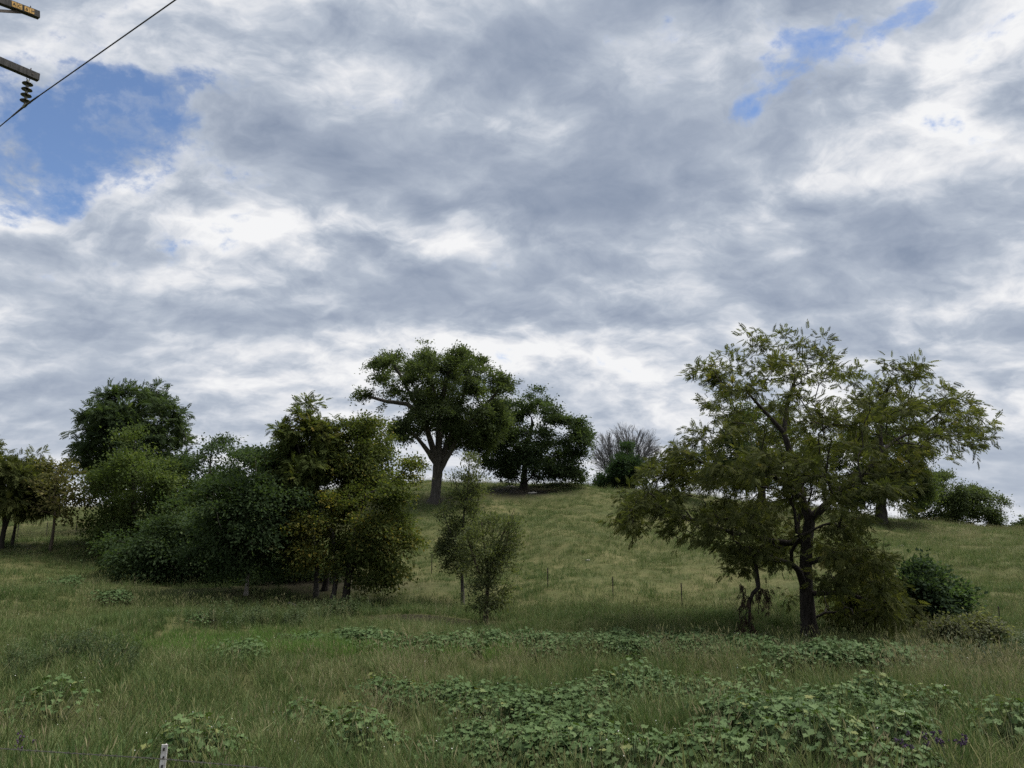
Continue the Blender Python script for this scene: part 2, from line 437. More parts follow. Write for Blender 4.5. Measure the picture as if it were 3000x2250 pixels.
cd = ramp(t, g2.outputs['Fac'], [(0.3, (0.016, 0.0145, 0.010)), (0.7, (0.044, 0.038, 0.027))])
m2 = t.nodes.new('ShaderNodeMix'); m2.data_type = 'RGBA'
t.links.new(at.outputs['Fac'], m2.inputs['Factor']); t.links.new(m1.outputs[2], m2.inputs[6]); t.links.new(cd, m2.inputs[7])
pb = t.nodes.new('ShaderNodeBsdfPrincipled'); pb.inputs['Roughness'].default_value = 0.95; pb.inputs['Specular IOR Level'].default_value = 0.1
t.links.new(m2.outputs[2], pb.inputs['Base Color'])
bp = t.nodes.new('ShaderNodeBump'); bp.inputs['Strength'].default_value = 0.8; bp.inputs['Distance'].default_value = 0.08
t.links.new(g2.outputs['Fac'], bp.inputs['Height']); t.links.new(bp.outputs[0], pb.inputs['Normal'])
o = t.nodes.new('ShaderNodeOutputMaterial'); t.links.new(pb.outputs[0], o.inputs[0])

def dirt_shade_at(x, y):
    """bare earth: trodden soil under the round tree on the crest, the cut bank, cow scuffs on the slope; also shade painted on the ground under the left clump"""
    c = pt(1530, 1440, 67.0)
    q = np.exp(-((x - c[0]) / 3.6) ** 2 - ((y - 66.0) / 3.2) ** 2) * 1.3
    q = q + 1.8 * np.exp(-((x + 3.05) / 1.8) ** 2 - ((y - 26.5) / 0.62) ** 4)
    c = pt(1300, 1465, 60.0)
    q = q + 0.8 * np.exp(-((x - c[0]) / 2.0) ** 2 - ((y - 61.0) / 1.5) ** 2)
    q = q + 1.0 * np.exp(-((x + 9.0) / 4.5) ** 2 - ((y - 34.2) / 2.4) ** 2)  # shade beneath the left clump, painted as dark ground colour
    return np.clip(q, 0, 1)
gme = new_mesh('ground', np.stack((GX.ravel(), GY.ravel(), GZ.ravel()), -1),
               np.stack((ii, ii + 1, ii + nx + 1, ii + nx), -1).ravel(), np.full(len(ii), 4), gm, True)
da = gme.attributes.new('dirt_shade', 'FLOAT', 'POINT'); da.data.foreach_set('value', dirt_shade_at(GX, GY).ravel().astype(np.float32))
tag(link('ground', gme), kind='structure')

# ------------------------------------------------------------------ trees
KITE = (np.array([(0, 0, 0), (-0.30, 0.42, 0.07), (0, 1, -0.05), (0.30, 0.42, 0.07)]), [(0, 2, 1), (0, 3, 2)])
NARROW = (np.array([(0, 0, 0), (-0.17, 0.40, 0.04), (0, 1, -0.10), (0.17, 0.40, 0.04)]), [(0, 2, 1), (0, 3, 2)])
def lobed():
    v = [(0, 0, 0), (-0.36, 0.28, 0.04), (-0.46, 0.66, -0.04), (-0.16, 0.58, 0.03), (0, 1.0, -0.10), (0.16, 0.58, 0.03), (0.46, 0.66, -0.04), (0.36, 0.28, 0.04)]
    return np.array(v), [(0, 2, 1), (0, 3, 2), (0, 4, 3), (0, 5, 4), (0, 6, 5), (0, 7, 6)]
LOBED = lobed()
def compound(n=5, spread=64, ll=0.38, lw=0.15, droop=0.30):
    v, f = [], []
    def rach(s): return np.array((0, s, -droop * s * s))
    def leaflet(p, d, up, length):
        d = d / np.linalg.norm(d); side = np.cross(d, up); side /= np.linalg.norm(side)
        b = len(v)
        v.extend([p, p + d * length * 0.42 - side * lw * 0.5, p + d * length + np.array((0, 0, -0.07)), p + d * length * 0.42 + side * lw * 0.5])
        f.extend([(b, b + 2, b + 1), (b, b + 3, b + 2)])
    for k in range(n):
        s = 0.22 + 0.70 * k / n
        for sg in (-1, 1):
            a = math.radians(spread - 18 * k / n)
            leaflet(rach(s), np.array((sg * math.sin(a), math.cos(a), -0.28)), np.array((0, 0, 1.0)), ll * (1.0 - 0.25 * abs(k - n / 2) / n))
    leaflet(rach(0.95), np.array((0, 1, -0.5)), np.array((0, 0, 1.0)), ll * 0.9)
    b = len(v)
    v.extend([np.array((-0.008, 0, 0)), np.array((0.008, 0, 0)), rach(0.95) + np.array((0.006, 0, 0)), rach(0.95) - np.array((0.006, 0, 0))])
    f.extend([(b, b + 1, b + 2), (b, b + 2, b + 3)])
    return np.array(v), f
COMPOUND = compound()
LEAF = {'kite': KITE, 'narrow': NARROW, 'lobed': LOBED, 'compound': COMPOUND}

def leaves_mesh(name, pos, axis, up, size, tint, kind, mat):
    tv, tf = LEAF[kind]
    axis = axis / (np.linalg.norm(axis, axis=1)[:, None] + 1e-9)
    side = np.cross(axis, up); side /= np.linalg.norm(side, axis=1)[:, None] + 1e-9
    nrm = np.cross(side, axis)
    n, k = len(pos), len(tv)
    v = pos[:, None] + size[:, None, None] * (tv[None, :, 0:1] * side[:, None] + tv[None, :, 1:2] * axis[:, None] + tv[None, :, 2:3] * nrm[:, None])
    fa = (np.array(tf)[None] + (np.arange(n) * k)[:, None, None]).reshape(-1, 3)
    return new_mesh(name, v.reshape(-1, 3), fa.ravel(), np.full(len(fa), 3), mat, False, {'tint': np.repeat(tint, len(tf))})

def grow(trunk_pts, parents0, pts, bf, r):
    """connect cluster points to the limbs one by one, nearest first (distance + bf * way back to the root)"""
    nodes = [np.array(p) for p in trunk_pts]; par = list(parents0)
    plen = []
    for i, p in enumerate(nodes):
        plen.append(0.0 if par[i] < 0 else plen[par[i]] + np.linalg.norm(p - nodes[par[i]]))
    tip = [False] * len(nodes)
    P_ = np.asarray(pts)
    NA = np.array(nodes); PL = np.array(plen)
    dd = np.linalg.norm(P_[:, None] - NA[None], axis=2)
    cost = dd + bf * PL[None] + 0.9 * np.maximum(0, NA[None, :, 2] - P_[:, None, 2] - 0.3)
    bi = cost.argmin(1); bc = cost[np.arange(len(P_)), bi]
    live = np.ones(len(P_), bool)
    for _ in range(len(P_)):
        k = np.where(live, bc, 1e9).argmin()
        live[k] = False
        q = nodes[bi[k]]; p = P_[k]; dist = np.linalg.norm(p - q)
        last = int(bi[k]); add = []
        ns = 1 + int(dist > 0.25) + int(dist > 1.0) + int(dist > 2.0)
        for s in range(1, ns + 1):
            f = s / ns
            x = q + (p - q) * f
            if s < ns: x = x + r.normal(0, 0.07 * dist, 3) + np.array((0, 0, 0.10 * dist * math.sin(math.pi * f)))
            nodes.append(x); par.append(last); plen.append(plen[last] + dist / ns); tip.append(s == ns); last = len(nodes) - 1; add.append(last)
        for j in add:
            c = np.linalg.norm(P_ - nodes[j], axis=1) + bf * plen[j] + 0.9 * np.maximum(0, nodes[j][2] - P_[:, 2] - 0.3)
            better = live & (c < bc)
            bc[better] = c[better]; bi[better] = j
    return np.array(nodes), np.array(par), np.array(tip)

def limbs_mesh(name, nodes, par, rad, mat, rough=0.0, r=None):
    n = len(nodes)
    kids = [[] for _ in range(n)]
    for i, p in enumerate(par):
        if p >= 0: kids[p].append(i)
    V, Fq, base = [], [], 0
    stack = [(i, -1) for i in range(n) if par[i] < 0]
    while stack:
        s, frm = stack.pop()
        ch = [frm, s] if frm >= 0 else [s]
        cur = s
        while kids[cur]:
            ks = sorted(kids[cur], key=lambda q: -rad[q])
            for o_ in ks[1:]: stack.append((o_, cur))
            cur = ks[0]; ch.append(cur)
        if len(ch) < 2: continue
        p = nodes[ch]; q = rad[ch].copy()
        if frm >= 0: q[0] = min(q[0], q[1] * 1.25)
        q[-1] *= 0.5
        rm = q.max()
        k = 12 if rm > 0.12 else 7 if rm > 0.05 else 5 if rm > 0.02 else 3
        v, f = tube_arrays(p, q, k)
        if rough and rm > 0.1: v = v + r.normal(0, rough * 0.06, v.shape) * np.repeat(q, k)[:, None] * 2
        V.append(v); Fq.append(f + base); base += len(v)
    V = np.concatenate(V); Fq = np.concatenate(Fq)
    return new_mesh(name, V, Fq.ravel(), np.full(len(Fq), 4), mat, True)

def tree(name, label, y, trunk, blobs, ncl, per, kind, size, sig, lm, bark, seed, limbs=(), group=None, bf=0.35, depth=0.85, droop=0.3,
         tipr=0.008, cat='tree', minr=0.0, patch=0.35, base_on_ground=True, leafless=False, roughb=0.5, bough=6.5, holes=(), ragged=1.6, thin=None, along=0, gaps=()):
    r = np.random.default_rng(seed)
    px = y / F
    nodes, par, spec = [], [], []
    def line(pts_, attach):
        prev = attach
        for i, q in enumerate(pts_):
            p = pt(q[0], q[1], y); p[1] += q[3] if len(q) > 3 else 0.0
            rr = q[2] * px * 0.5
            if prev is None:
                g = H(p[0], p[1])
                if base_on_ground: p[2] = g - 0.12
                nodes.append(p); par.append(-1); spec.append(rr * 1.25); prev = 0
            else:
                a = nodes[prev]; d = np.linalg.norm(p - a); ns = max(1, int(d / 0.45)); r0 = spec[prev]
                if i == 0: r0 = min(r0, rr * 1.2)
                for s in range(1, ns + 1):
                    f = s / ns; x = a + (p - a) * f
                    if s < ns: x = x + r.normal(0, 0.012 * min(d, 1.5), 3)
                    nodes.append(x); par.append(prev); spec.append(r0 + (rr - r0) * f); prev = len(nodes) - 1
        return prev
    line(trunk, None)
    for lb in limbs:
        p = pt(lb[0][0], lb[0][1], y)
        k = int(np.argmin([np.linalg.norm(q - p) for q in nodes]))
        line(lb[1:], k)
    base = nodes[0].copy(); base[2] += 0.12
    # cluster centres inside the crown masses, spread through a rounded depth
    B = np.array([b[:4] for b in blobs], float)
    cen = np.array([pt(b[0], b[1], y) for b in B]); rw = B[:, 2] * px; rh = B[:, 3] * px
    x0, x1 = (cen[:, 0] - rw).min(), (cen[:, 0] + rw).max(); z0, z1 = (cen[:, 2] - rh).min(), (cen[:, 2] + rh).max()
    Rc, Rz, xc, zc_ = (x1 - x0) / 2, (z1 - z0) / 2, (x0 + x1) / 2, (z0 + z1) / 2
    Rd = min(Rc, 1.25 * Rz + 0.5)
    pr = rw * rh; area_ = pr.sum() * math.pi; pr = pr / pr.sum()
    nb = max(8, int(ncl / bough))
    bi = r.choice(len(B), nb, p=pr)
    a = r.uniform(0, 2 * math.pi, nb); q = r.uniform(0, 1, nb) ** 0.42
    X = cen[bi, 0] + rw[bi] * q * np.cos(a); Z = cen[bi, 2] + rh[bi] * q * np.sin(a)
    dx = np.clip((X - xc) / Rc, -1, 1); dz = np.clip((Z - zc_) / Rz, -1, 1)
    Dm = Rd * depth * np.maximum(np.sqrt(np.maximum(0, 1 - dx ** 2)), 0.30) * np.maximum(np.sqrt(np.maximum(0, 1 - dz ** 2 * 0.85)), 0.35)
    s = r.uniform(-1, 1, nb); s = np.sign(s) * np.abs(s) ** 0.75
    BC = np.stack((X, y + Dm * s, Z), 1)
    rb = min(0.40 * math.sqrt(area_ / nb) * 1.6, 0.95 * np.median(np.minimum(rw, rh)))
    ncl2 = int(ncl * 1.35)
    k_ = r.integers(0, nb, ncl2)
    o_ = r.normal(0, 1, (ncl2, 3)); o_ /= np.linalg.norm(o_, axis=1)[:, None]; o_ *= (r.uniform(0, 1, ncl2) ** 0.5)[:, None]
    o_[:, 2] = np.abs(o_[:, 2]) * 1.1 - 0.45
    C = BC[k_] + o_ * rb * np.array((1.0, 1.0, 0.62)) * r.uniform(0.7, 1.3, nb)[k_][:, None]
    for lb in limbs:
        e_ = pt(lb[-1][0], lb[-1][1], y); e_[1] += lb[-1][3] if len(lb[-1]) > 3 else 0.0
        for i in range(along):
            k2 = 1 + int(r.integers(0, len(lb) - 1)); f2 = r.uniform()
            a2, b2 = lb[k2 - 1], lb[k2]
            p2 = pt(a2[0] + (b2[0] - a2[0]) * f2, a2[1] + (b2[1] - a2[1]) * f2, y) + r.normal(0, 1, 3) * sig * np.array((1.1, 1.3, 0.9))
            p2[1] += (b2[3] if len(b2) > 3 else 0.0) * f2
            C = np.vstack((C, p2))
        C = np.vstack((C, e_ + r.normal(0, 1, (int(6 + ncl / 120), 3)) * np.array((1, 1, 0.6)) * rb * 0.7))
    uu, vv = project(C[:, 0], C[:, 1], C[:, 2])
    gs = (sig * 0.55 + 0.3 * size) / px                       # leaf spread round a twig end, in photograph pixels
    ed = np.min(((uu[:, None] - B[None, :, 0]) / np.maximum(B[None, :, 2] - 0.5 * gs, 0.6 * B[None, :, 2])) ** 2 + ((vv[:, None] - B[None, :, 1]) / np.maximum(B[None, :, 3] - 0.5 * gs, 0.6 * B[None, :, 3])) ** 2, axis=1)
    tol = np.concatenate((0.72 + ragged * r.uniform(0, 1, nb) ** 2.0, np.full(4, 3.0)))[np.concatenate((k_, np.full(len(C) - ncl2, nb)))]
    C = C[ed < tol + 0.35 * r.uniform(0, 1, len(C)) ** 3]
    for (hu, hv_, ru_, rv_) in holes:
        uu, vv = project(C[:, 0], C[:, 1], C[:, 2])
        C = C[(((uu - hu) / ru_) ** 2 + ((vv - hv_) / rv_) ** 2 > 1) | (C[:, 1] > y + 0.6)]
    for (hu, hv_, ru_, rv_) in gaps:                           # openings right through the crown
        uu, vv = project(C[:, 0], C[:, 1], C[:, 2])
        C = C[((uu - hu) / ru_) ** 2 + ((vv - hv_) / rv_) ** 2 > 1]
    if thin:
        uu, vv = project(C[:, 0], C[:, 1], C[:, 2]); C = C[(vv > thin[0]) | (r.uniform(0, 1, len(C)) < thin[1])]
    gz = H(C[:, 0], C[:, 1]); C[:, 2] = np.maximum(C[:, 2], gz + 0.15)
    nd, pa, tip = grow(nodes, par, C, bf, r)
    area = np.zeros(len(nd))
    for i in range(len(nd) - 1, -1, -1):
        if area[i] == 0: area[i] = tipr ** 2.3
        if pa[i] >= 0: area[pa[i]] += area[i]
    rad = area ** (1 / 2.3)
    ns = len(nodes)
    rad[:ns] = np.maximum(np.array(spec), minr)
    for i in range(ns, len(nd)):                       # a twig is never thicker than what carries it
        rad[i] = min(rad[i], rad[pa[i]] * 0.97)
    root = thing(name, label, cat, tuple(base), group)
    link('trunk', limbs_mesh('trunk', nd - base, pa, rad, bark, roughb, r), root)
    if leafless: return root, nd, pa, rad
    tips = np.where(tip)[0]
    tp = nd[tips]; td = tp - nd[pa[tips]]; td /= np.linalg.norm(td, axis=1)[:, None] + 1e-9
    n = len(tips) * per
    ci = np.repeat(np.arange(len(tips)), per)
    off = r.normal(0, 1, (n, 3)) * sig
    cn = tp - np.array((xc, y, zc_ - Rz * 0.4)); cn /= np.linalg.norm(cn, axis=1)[:, None] + 1e-9
    cn = 0.7 * cn + np.array((0, 0, 0.75)) + r.normal(0, 0.38, cn.shape); cn /= np.linalg.norm(cn, axis=1)[:, None]; cn = cn[ci]
    off = off - 0.72 * (off * cn).sum(1)[:, None] * cn
    if kind == 'compound': off *= 0.55
    pos = tp[ci] + off + td[ci] * r.uniform(-0.8, 0.9, n)[:, None] * sig
    out = pos - np.array((xc, y, zc_ - Rz * 0.3)); out /= np.linalg.norm(out, axis=1)[:, None] + 1e-9
    axis = 0.55 * out + 0.5 * td[ci] + r.normal(0, 0.55, (n, 3)) + (off / sig * 0.9 if kind == 'compound' else 0); axis[:, 2] -= droop
    up = cn + r.normal(0, 0.50 if kind == 'compound' else 0.32, (n, 3))
    keep = pos[:, 2] > H(pos[:, 0], pos[:, 1]) + 0.03
    tint = np.clip(r.normal(0.42, 0.17, n) + patch * (r.uniform(0, 1, len(tips))[ci] - 0.5) + 0.10 * np.sin(pos[:, 0] * 1.3 + pos[:, 2] * 1.7 + seed), 0, 1)
    sz = size * r.uniform(0.65, 1.25, n)
    me = leaves_mesh('crown', (pos - base)[keep], axis[keep], up[keep], sz[keep], tint[keep], kind, LM[lm])
    link('crown', me, root)
    return root, nd, pa, rad

G_CLUMP = 'trees of the dark clump on the left'
walnut, w_nd, _, _ = tree('walnut_tree', 'big spreading olive green walnut tree with near black trunk on the right', 23.0,
    [(2378, 1893, 50), (2368, 1820, 42), (2362, 1740, 38), (2360, 1650, 36), (2364, 1580, 34), (2373, 1522, 32)],
    [(2250, 1075, 170, 100), (2130, 1095, 85, 60), (2040, 1075, 22, 18), (2370, 1100, 140, 110), (2460, 1170, 80, 70), (2530, 1230, 80, 60), (2640, 1260, 80, 50), (2160, 1180, 100, 60),
     (2620, 1100, 85, 95), (2690, 1190, 70, 70), (2790, 1190, 85, 85), (2845, 1270, 60, 75), (2830, 1360, 60, 45), (2730, 1290, 70, 40),
     (2250, 1320, 230, 110), (2430, 1330, 160, 130), (2580, 1370, 110, 110), (2040, 1270, 100, 50), (1980, 1330, 80, 60), (2330, 1210, 120, 60),
     (1940, 1400, 120, 70), (1850, 1470, 55, 90), (1850, 1570, 40, 50), (2050, 1460, 150, 90), (2200, 1460, 190, 110), (2360, 1440, 120, 90),
     (2140, 1560, 140, 80), (2000, 1540, 70, 60), (2300, 1560, 90, 60), (2440, 1570, 100, 100), (2500, 1660, 90, 90), (2420, 1690, 90, 60), (2300, 1650, 110, 50),
     (2180, 1630, 90, 50), (2520, 1760, 110, 60), (2590, 1790, 70, 50), (2280, 1740, 55, 30), (2440, 1780, 70, 45), (2490, 1470, 80, 80)],
    1900, 9, 'compound', 0.215, 0.24, 'walnut', B_DARK, 11, bf=0.22, droop=0.30, bough=4.0, thin=(1290, 0.66),
    holes=[(2372, 1500, 48, 62), (2366, 1800, 75, 95), (2330, 1680, 34, 26), (2318, 1592, 34, 18), (2540, 1080, 18, 46), (2210, 1690, 60, 60), (2550, 1340, 30, 22), (2270, 1240, 26, 30), (2240, 1800, 70, 60)], tipr=0.007, depth=0.8,
    limbs=[[(2373, 1522), (2349, 1460, 22), (2330, 1370, 19), (2296, 1268, 15), (2228, 1193, 10), (2184, 1143, 6)],
           [(2373, 1522), (2410, 1478, 22, -0.3), (2460, 1425, 20, -0.4), (2519, 1386, 18, -0.4), (2569, 1323, 14, -0.3), (2581, 1230, 9), (2600, 1137, 6)],
           [(2569, 1323), (2640, 1285, 9, 0.3), (2724, 1243, 7, 0.4), (2786, 1193, 4, 0.4)],
           [(2360, 1700), (2325, 1668, 19, -0.4), (2290, 1650, 15, -0.8), (2210, 1626, 14, -1.1), (2150, 1600, 9, -1.2)],
           [(2362, 1610), (2320, 1592, 17, 0.3), (2200, 1570, 12, 0.5), (2072, 1535, 12, 0.6), (1930, 1480, 8, 0.4)],
           [(2340, 1440), (2240, 1400, 16, -0.8), (2120, 1385, 12, -1.1), (1990, 1355, 8, -1.2)],
           [(2296, 1268), (2320, 1180, 12, 0.4), (2350, 1090, 8, 0.5)],
           [(2362, 1650), (2430, 1620, 14, -0.8), (2500, 1650, 9, -1.3)],
           [(2368, 1740), (2450, 1730, 13, -0.5), (2560, 1770, 8, -0.6)]])

tree('oak_tree', 'tall old oak with thick grey trunk standing alone on the hill', 60.0,
    [(1272, 1482, 38), (1275, 1455, 30), (1282, 1390, 28), (1285, 1345, 25)],
    [(1230, 1235, 60, 40), (1300, 1230, 66, 45), (1180, 1185, 60, 46), (1270, 1130, 80, 44), (1405, 1280, 46, 44), (1445, 1225, 46, 50), (1330, 1275, 34, 44), (1400, 1230, 60, 50), (1186, 1262, 38, 34), (1150, 1050, 54, 38), (1243, 1036, 36, 36), (1335, 1052, 40, 40), (1385, 1058, 46, 40), (1400, 1290, 42, 42), (1440, 1240, 45, 50), (1190, 1255, 40, 36), (1330, 1285, 32, 44), (1215, 1200, 50, 40), (1370, 1200, 60, 50), (1112, 1085, 45, 45), (1247, 1090, 80, 55), (1338, 1105, 100, 55), (1428, 1108, 55, 40),
     (1473, 1130, 35, 32), (1050, 1152, 42, 28), (1134, 1140, 60, 42), (1225, 1165, 70, 45), (1315, 1167, 90, 50), (1405, 1167, 75, 45), (1250, 1215, 55, 30),
     (1360, 1235, 65, 45), (1410, 1270, 50, 32), (1195, 1230, 40, 30), (1186, 1272, 30, 24), (1310, 1210, 60, 35), (1400, 1300, 26, 26), (1335, 1290, 24, 34), (1435, 1230, 50, 50)],
    1000, 76, 'kite', 0.18, 0.33, 'oak', B_GREY, 12, ragged=0.5, bough=3.5, gaps=[(1196, 1030, 15, 38), (1292, 1022, 15, 40), (1160, 1205, 40, 20), (1300, 1150, 18, 14), (1222, 1128, 15, 14), (1440, 1178, 18, 12), (1085, 1120, 22, 14), (1430, 1070, 14, 20), (1350, 1125, 14, 10)], bf=0.16, droop=0.1, tipr=0.014, depth=0.8, patch=0.5,
    limbs=[[(1278, 1370), (1252, 1318, 14, -1), (1228, 1288, 10, -1.6), (1196, 1262, 10, -2)],
           [(1283, 1360), (1262, 1290, 17, -0.5), (1240, 1220, 13, -0.8), (1195, 1140, 8, -1), (1150, 1060, 9, -1)],
           [(1285, 1345), (1287, 1270, 19), (1283, 1200, 14, 0.6), (1262, 1110, 8, 0.8), (1250, 1040, 9, 0.8)],
           [(1285, 1360), (1312, 1290, 16, 0.5), (1335, 1220, 12, 1), (1358, 1140, 8, 1.4), (1370, 1060, 9, 1.4)],
           [(1288, 1380), (1318, 1330, 14, -0.6), (1360, 1262, 10, -1), (1420, 1200, 7, -1.4), (1478, 1135, 8, -1.4)],
           [(1240, 1220), (1190, 1180, 14, 0.5), (1130, 1172, 11, 0.8), (1060, 1152, 7, 1.0)],
           [(1283, 1200), (1310, 1150, 14, -2), (1330, 1090, 9, -3)], [(1262, 1290), (1230, 1200, 14, 3), (1200, 1110, 8, 4)]])

tree('shade_tree', 'dense round crowned dark tree beside the tall oak on the crest', 68.0,
    [(1533, 1440, 22), (1535, 1400, 18), (1540, 1330, 15), (1560, 1240, 9)],
    [(1530, 1225, 80, 60), (1565, 1180, 60, 36), (1625, 1195, 50, 42), (1480, 1215, 55, 50), (1640, 1270, 70, 65), (1695, 1290, 36, 50), (1500, 1310, 70, 60),
     (1600, 1335, 85, 55), (1450, 1330, 40, 45), (1680, 1365, 48, 40), (1545, 1365, 65, 36), (1450, 1265, 45, 45), (1570, 1150, 22, 14), (1630, 1380, 60, 30), (1470, 1375, 35, 25)],
    600, 85, 'kite', 0.20, 0.40, 'dark', B_DARK, 13, bf=0.3, droop=0.3, tipr=0.012)

tree('dome_tree', 'large dome shaped dark green tree behind the left clump', 52.0,
    [(390, 1545, 26), (388, 1470, 22), (385, 1380, 16), (390, 1260, 9)],
    [(380, 1205, 105, 70), (300, 1250, 75, 62), (470, 1230, 70, 70), (425, 1160, 60, 32), (268, 1315, 58, 55), (530, 1275, 32, 40), (500, 1320, 58, 55), (350, 1330, 95, 65),
     (330, 1185, 48, 34), (250, 1362, 42, 25), (470, 1380, 70, 40), (360, 1400, 80, 40)],
    900, 8, 'compound', 0.46, 0.44, 'dark', B_DARK, 14, bf=0.3, droop=0.35, tipr=0.01)

tree('field_edge_tree', 'dark olive tree cut by the left edge of the picture', 40.0,
    [(8, 1577, 13), (14, 1530, 11), (6, 1440, 7)],
    [(0, 1335, 55, 36), (60, 1350, 55, 36), (100, 1380, 45, 30), (30, 1420, 70, 55), (-70, 1400, 80, 90), (-20, 1470, 55, 40), (80, 1440, 50, 45)],
    420, 9, 'compound', 0.38, 0.34, 'walnut', B_DARK, 15, droop=0.2, limbs=[[(10, 1545), (30, 1500, 10), (55, 1420, 7)]])
tree('leaning_tree', 'small leaning olive tree right of the tree at the left edge', 40.5,
    [(37, 1578, 8), (46, 1535, 7), (58, 1470, 5), (75, 1420, 3)],
    [(80, 1420, 50, 38), (110, 1475, 55, 32), (60, 1480, 50, 32), (120, 1420, 40, 34)],
    160, 9, 'compound', 0.36, 0.30, 'walnut', B_DARK, 16, droop=0.3)
tree('thin_tree', 'small sparse rusty leaved tree with bent trunk by the far fence', 40.0,
    [(148, 1586, 9), (157, 1550, 7), (160, 1510, 6), (158, 1450, 4), (168, 1390, 3)],
    [(170, 1385, 62, 40), (125, 1440, 58, 45), (215, 1430, 60, 48), (245, 1470, 30, 20), (170, 1485, 75, 26), (120, 1400, 36, 26), (150, 1348, 30, 16), (210, 1500, 40, 20)],
    330, 7, 'kite', 0.20, 0.26, 'rusty', B_BROWN, 17, droop=0.3)

# the clump on the left
tree('broad_tree', 'broad mid green tree at the left end of the clump', 41.0, [(400, 1650, 20), (395, 1560, 16), (390, 1450, 11), (390, 1330, 6)],
    [(392, 1290, 34, 42), (425, 1370, 80, 55), (350, 1400, 70, 62), (300, 1440, 62, 58), (470, 1420, 75, 70), (330, 1520, 85, 62), (430, 1510, 100, 75), (290, 1560, 38, 36), (380, 1580, 80, 50), (500, 1500, 70, 70), (440, 1590, 80, 50)],
    680, 52, 'kite', 0.15, 0.36, 'olive', B_DARK, 21, group=G_CLUMP, droop=0.2)
tree('maple_bush', 'low dark green bushy maple at the front left of the clump', 36.0, [(560, 1725, 16), (555, 1670, 13), (545, 1600, 9)],
    [(470, 1570, 85, 52), (560, 1560, 95, 62), (400, 1620, 66, 44), (500, 1650, 110, 55), (600, 1640, 85, 62), (440, 1685, 78, 36), (580, 1705, 70, 36), (378, 1660, 46, 36), (670, 1620, 70, 60), (330, 1610, 50, 40), (520, 1520, 80, 50), (660, 1700, 60, 40)],
    720, 48, 'kite', 0.15, 0.32, 'maple', B_DARK, 22, group=G_CLUMP, droop=0.35,
    limbs=[[(560, 1715), (520, 1660, 10, -0.6), (470, 1610, 7, -1)], [(560, 1715), (610, 1660, 10, -0.5), (640, 1610, 6, -0.8)], [(560, 1715), (500, 1690, 8, 0.4), (430, 1660, 5, 0.4)]])
tree('grey_trunk_tree', 'dark green tree with one pale grey trunk in the middle of the clump', 31.0, [(720, 1768, 14), (723, 1720, 12), (728, 1660, 11), (730, 1560, 8), (725, 1430, 5)],
    [(720, 1385, 70, 60), (680, 1450, 75, 70), (765, 1440, 75, 75), (720, 1540, 95, 70), (645, 1540, 62, 62), (800, 1540, 55, 55), (700, 1620, 85, 50), (770, 1330, 45, 36), (640, 1450, 60, 60), (600, 1560, 60, 60), (800, 1620, 70, 50), (840, 1480, 60, 60)],
    720, 48, 'kite', 0.14, 0.30, 'maple', B_PALE, 23, group=G_CLUMP, holes=[(726, 1715, 30, 62)])
tree('back_tree', 'thin topped tree showing above the middle of the clump', 44.0, [(610, 1640, 14), (612, 1500, 10), (615, 1380, 6), (620, 1300, 3)],
    [(600, 1315, 40, 36), (560, 1335, 30, 40), (655, 1315, 45, 36), (640, 1375, 85, 55), (550, 1410, 70, 70), (700, 1345, 50, 45), (620, 1470, 120, 75), (580, 1290, 22, 18), (780, 1340, 50, 50), (520, 1500, 70, 70), (740, 1440, 80, 80)],
    620, 34, 'kite', 0.16, 0.30, 'maple', B_DARK, 24, group=G_CLUMP)
tree('tall_ash_tree', 'tallest tree of the clump with feathery compound leaves at its top', 32.0, [(924, 1787, 16), (928, 1700, 14), (930, 1600, 12), (926, 1480, 9), (918, 1350, 6), (910, 1230, 3)],
    [(890, 1178, 36, 16), (945, 1190, 22, 26), (870, 1240, 48, 36), (910, 1290, 78, 52), (860, 1345, 66, 56), (950, 1340, 68, 56), (900, 1420, 90, 56), (850, 1440, 50, 50)],
    460, 9, 'compound', 0.34, 0.28, 'ash', B_GREY, 25, group=G_CLUMP, droop=0.35, limbs=[[(926, 1400), (880, 1330, 5), (858, 1260, 3)], [(922, 1420), (950, 1340, 5), (945, 1250, 3)]])
tree('olive_ash_tree', 'tree with yellowing crown forming the right shoulder of the clump', 33.0, [(948, 1792, 20), (956, 1700, 16), (972, 1580, 12), (1005, 1440, 8), (1040, 1330, 5)],
    [(1030, 1255, 58, 42), (1085, 1285, 55, 52), (1000, 1330, 70, 60), (1110, 1355, 58, 56), (1060, 1400, 80, 56), (1150, 1400, 36, 40), (1000, 1410, 60, 50)],
    500, 45, 'kite', 0.13, 0.28, 'ash', B_DARK, 26, group=G_CLUMP, patch=0.5)
tree('yellow_leaf_tree', 'tree with the brightest yellow lower branches in the clump', 31.3, [(966, 1797, 18), (978, 1740, 15), (986, 1660, 12), (975, 1560, 8), (940, 1500, 5)],
    [(950, 1500, 85, 52), (880, 1560, 75, 45), (900, 1615, 66, 40), (835, 1565, 45, 26), (960, 1590, 66, 45), (860, 1645, 45, 32), (1000, 1520, 40, 40)],
    380, 38, 'kite', 0.12, 0.25, 'yellow', B_GREY, 27, group=G_CLUMP, patch=0.8, droop=0.45, holes=[(960, 1745, 90, 62)])
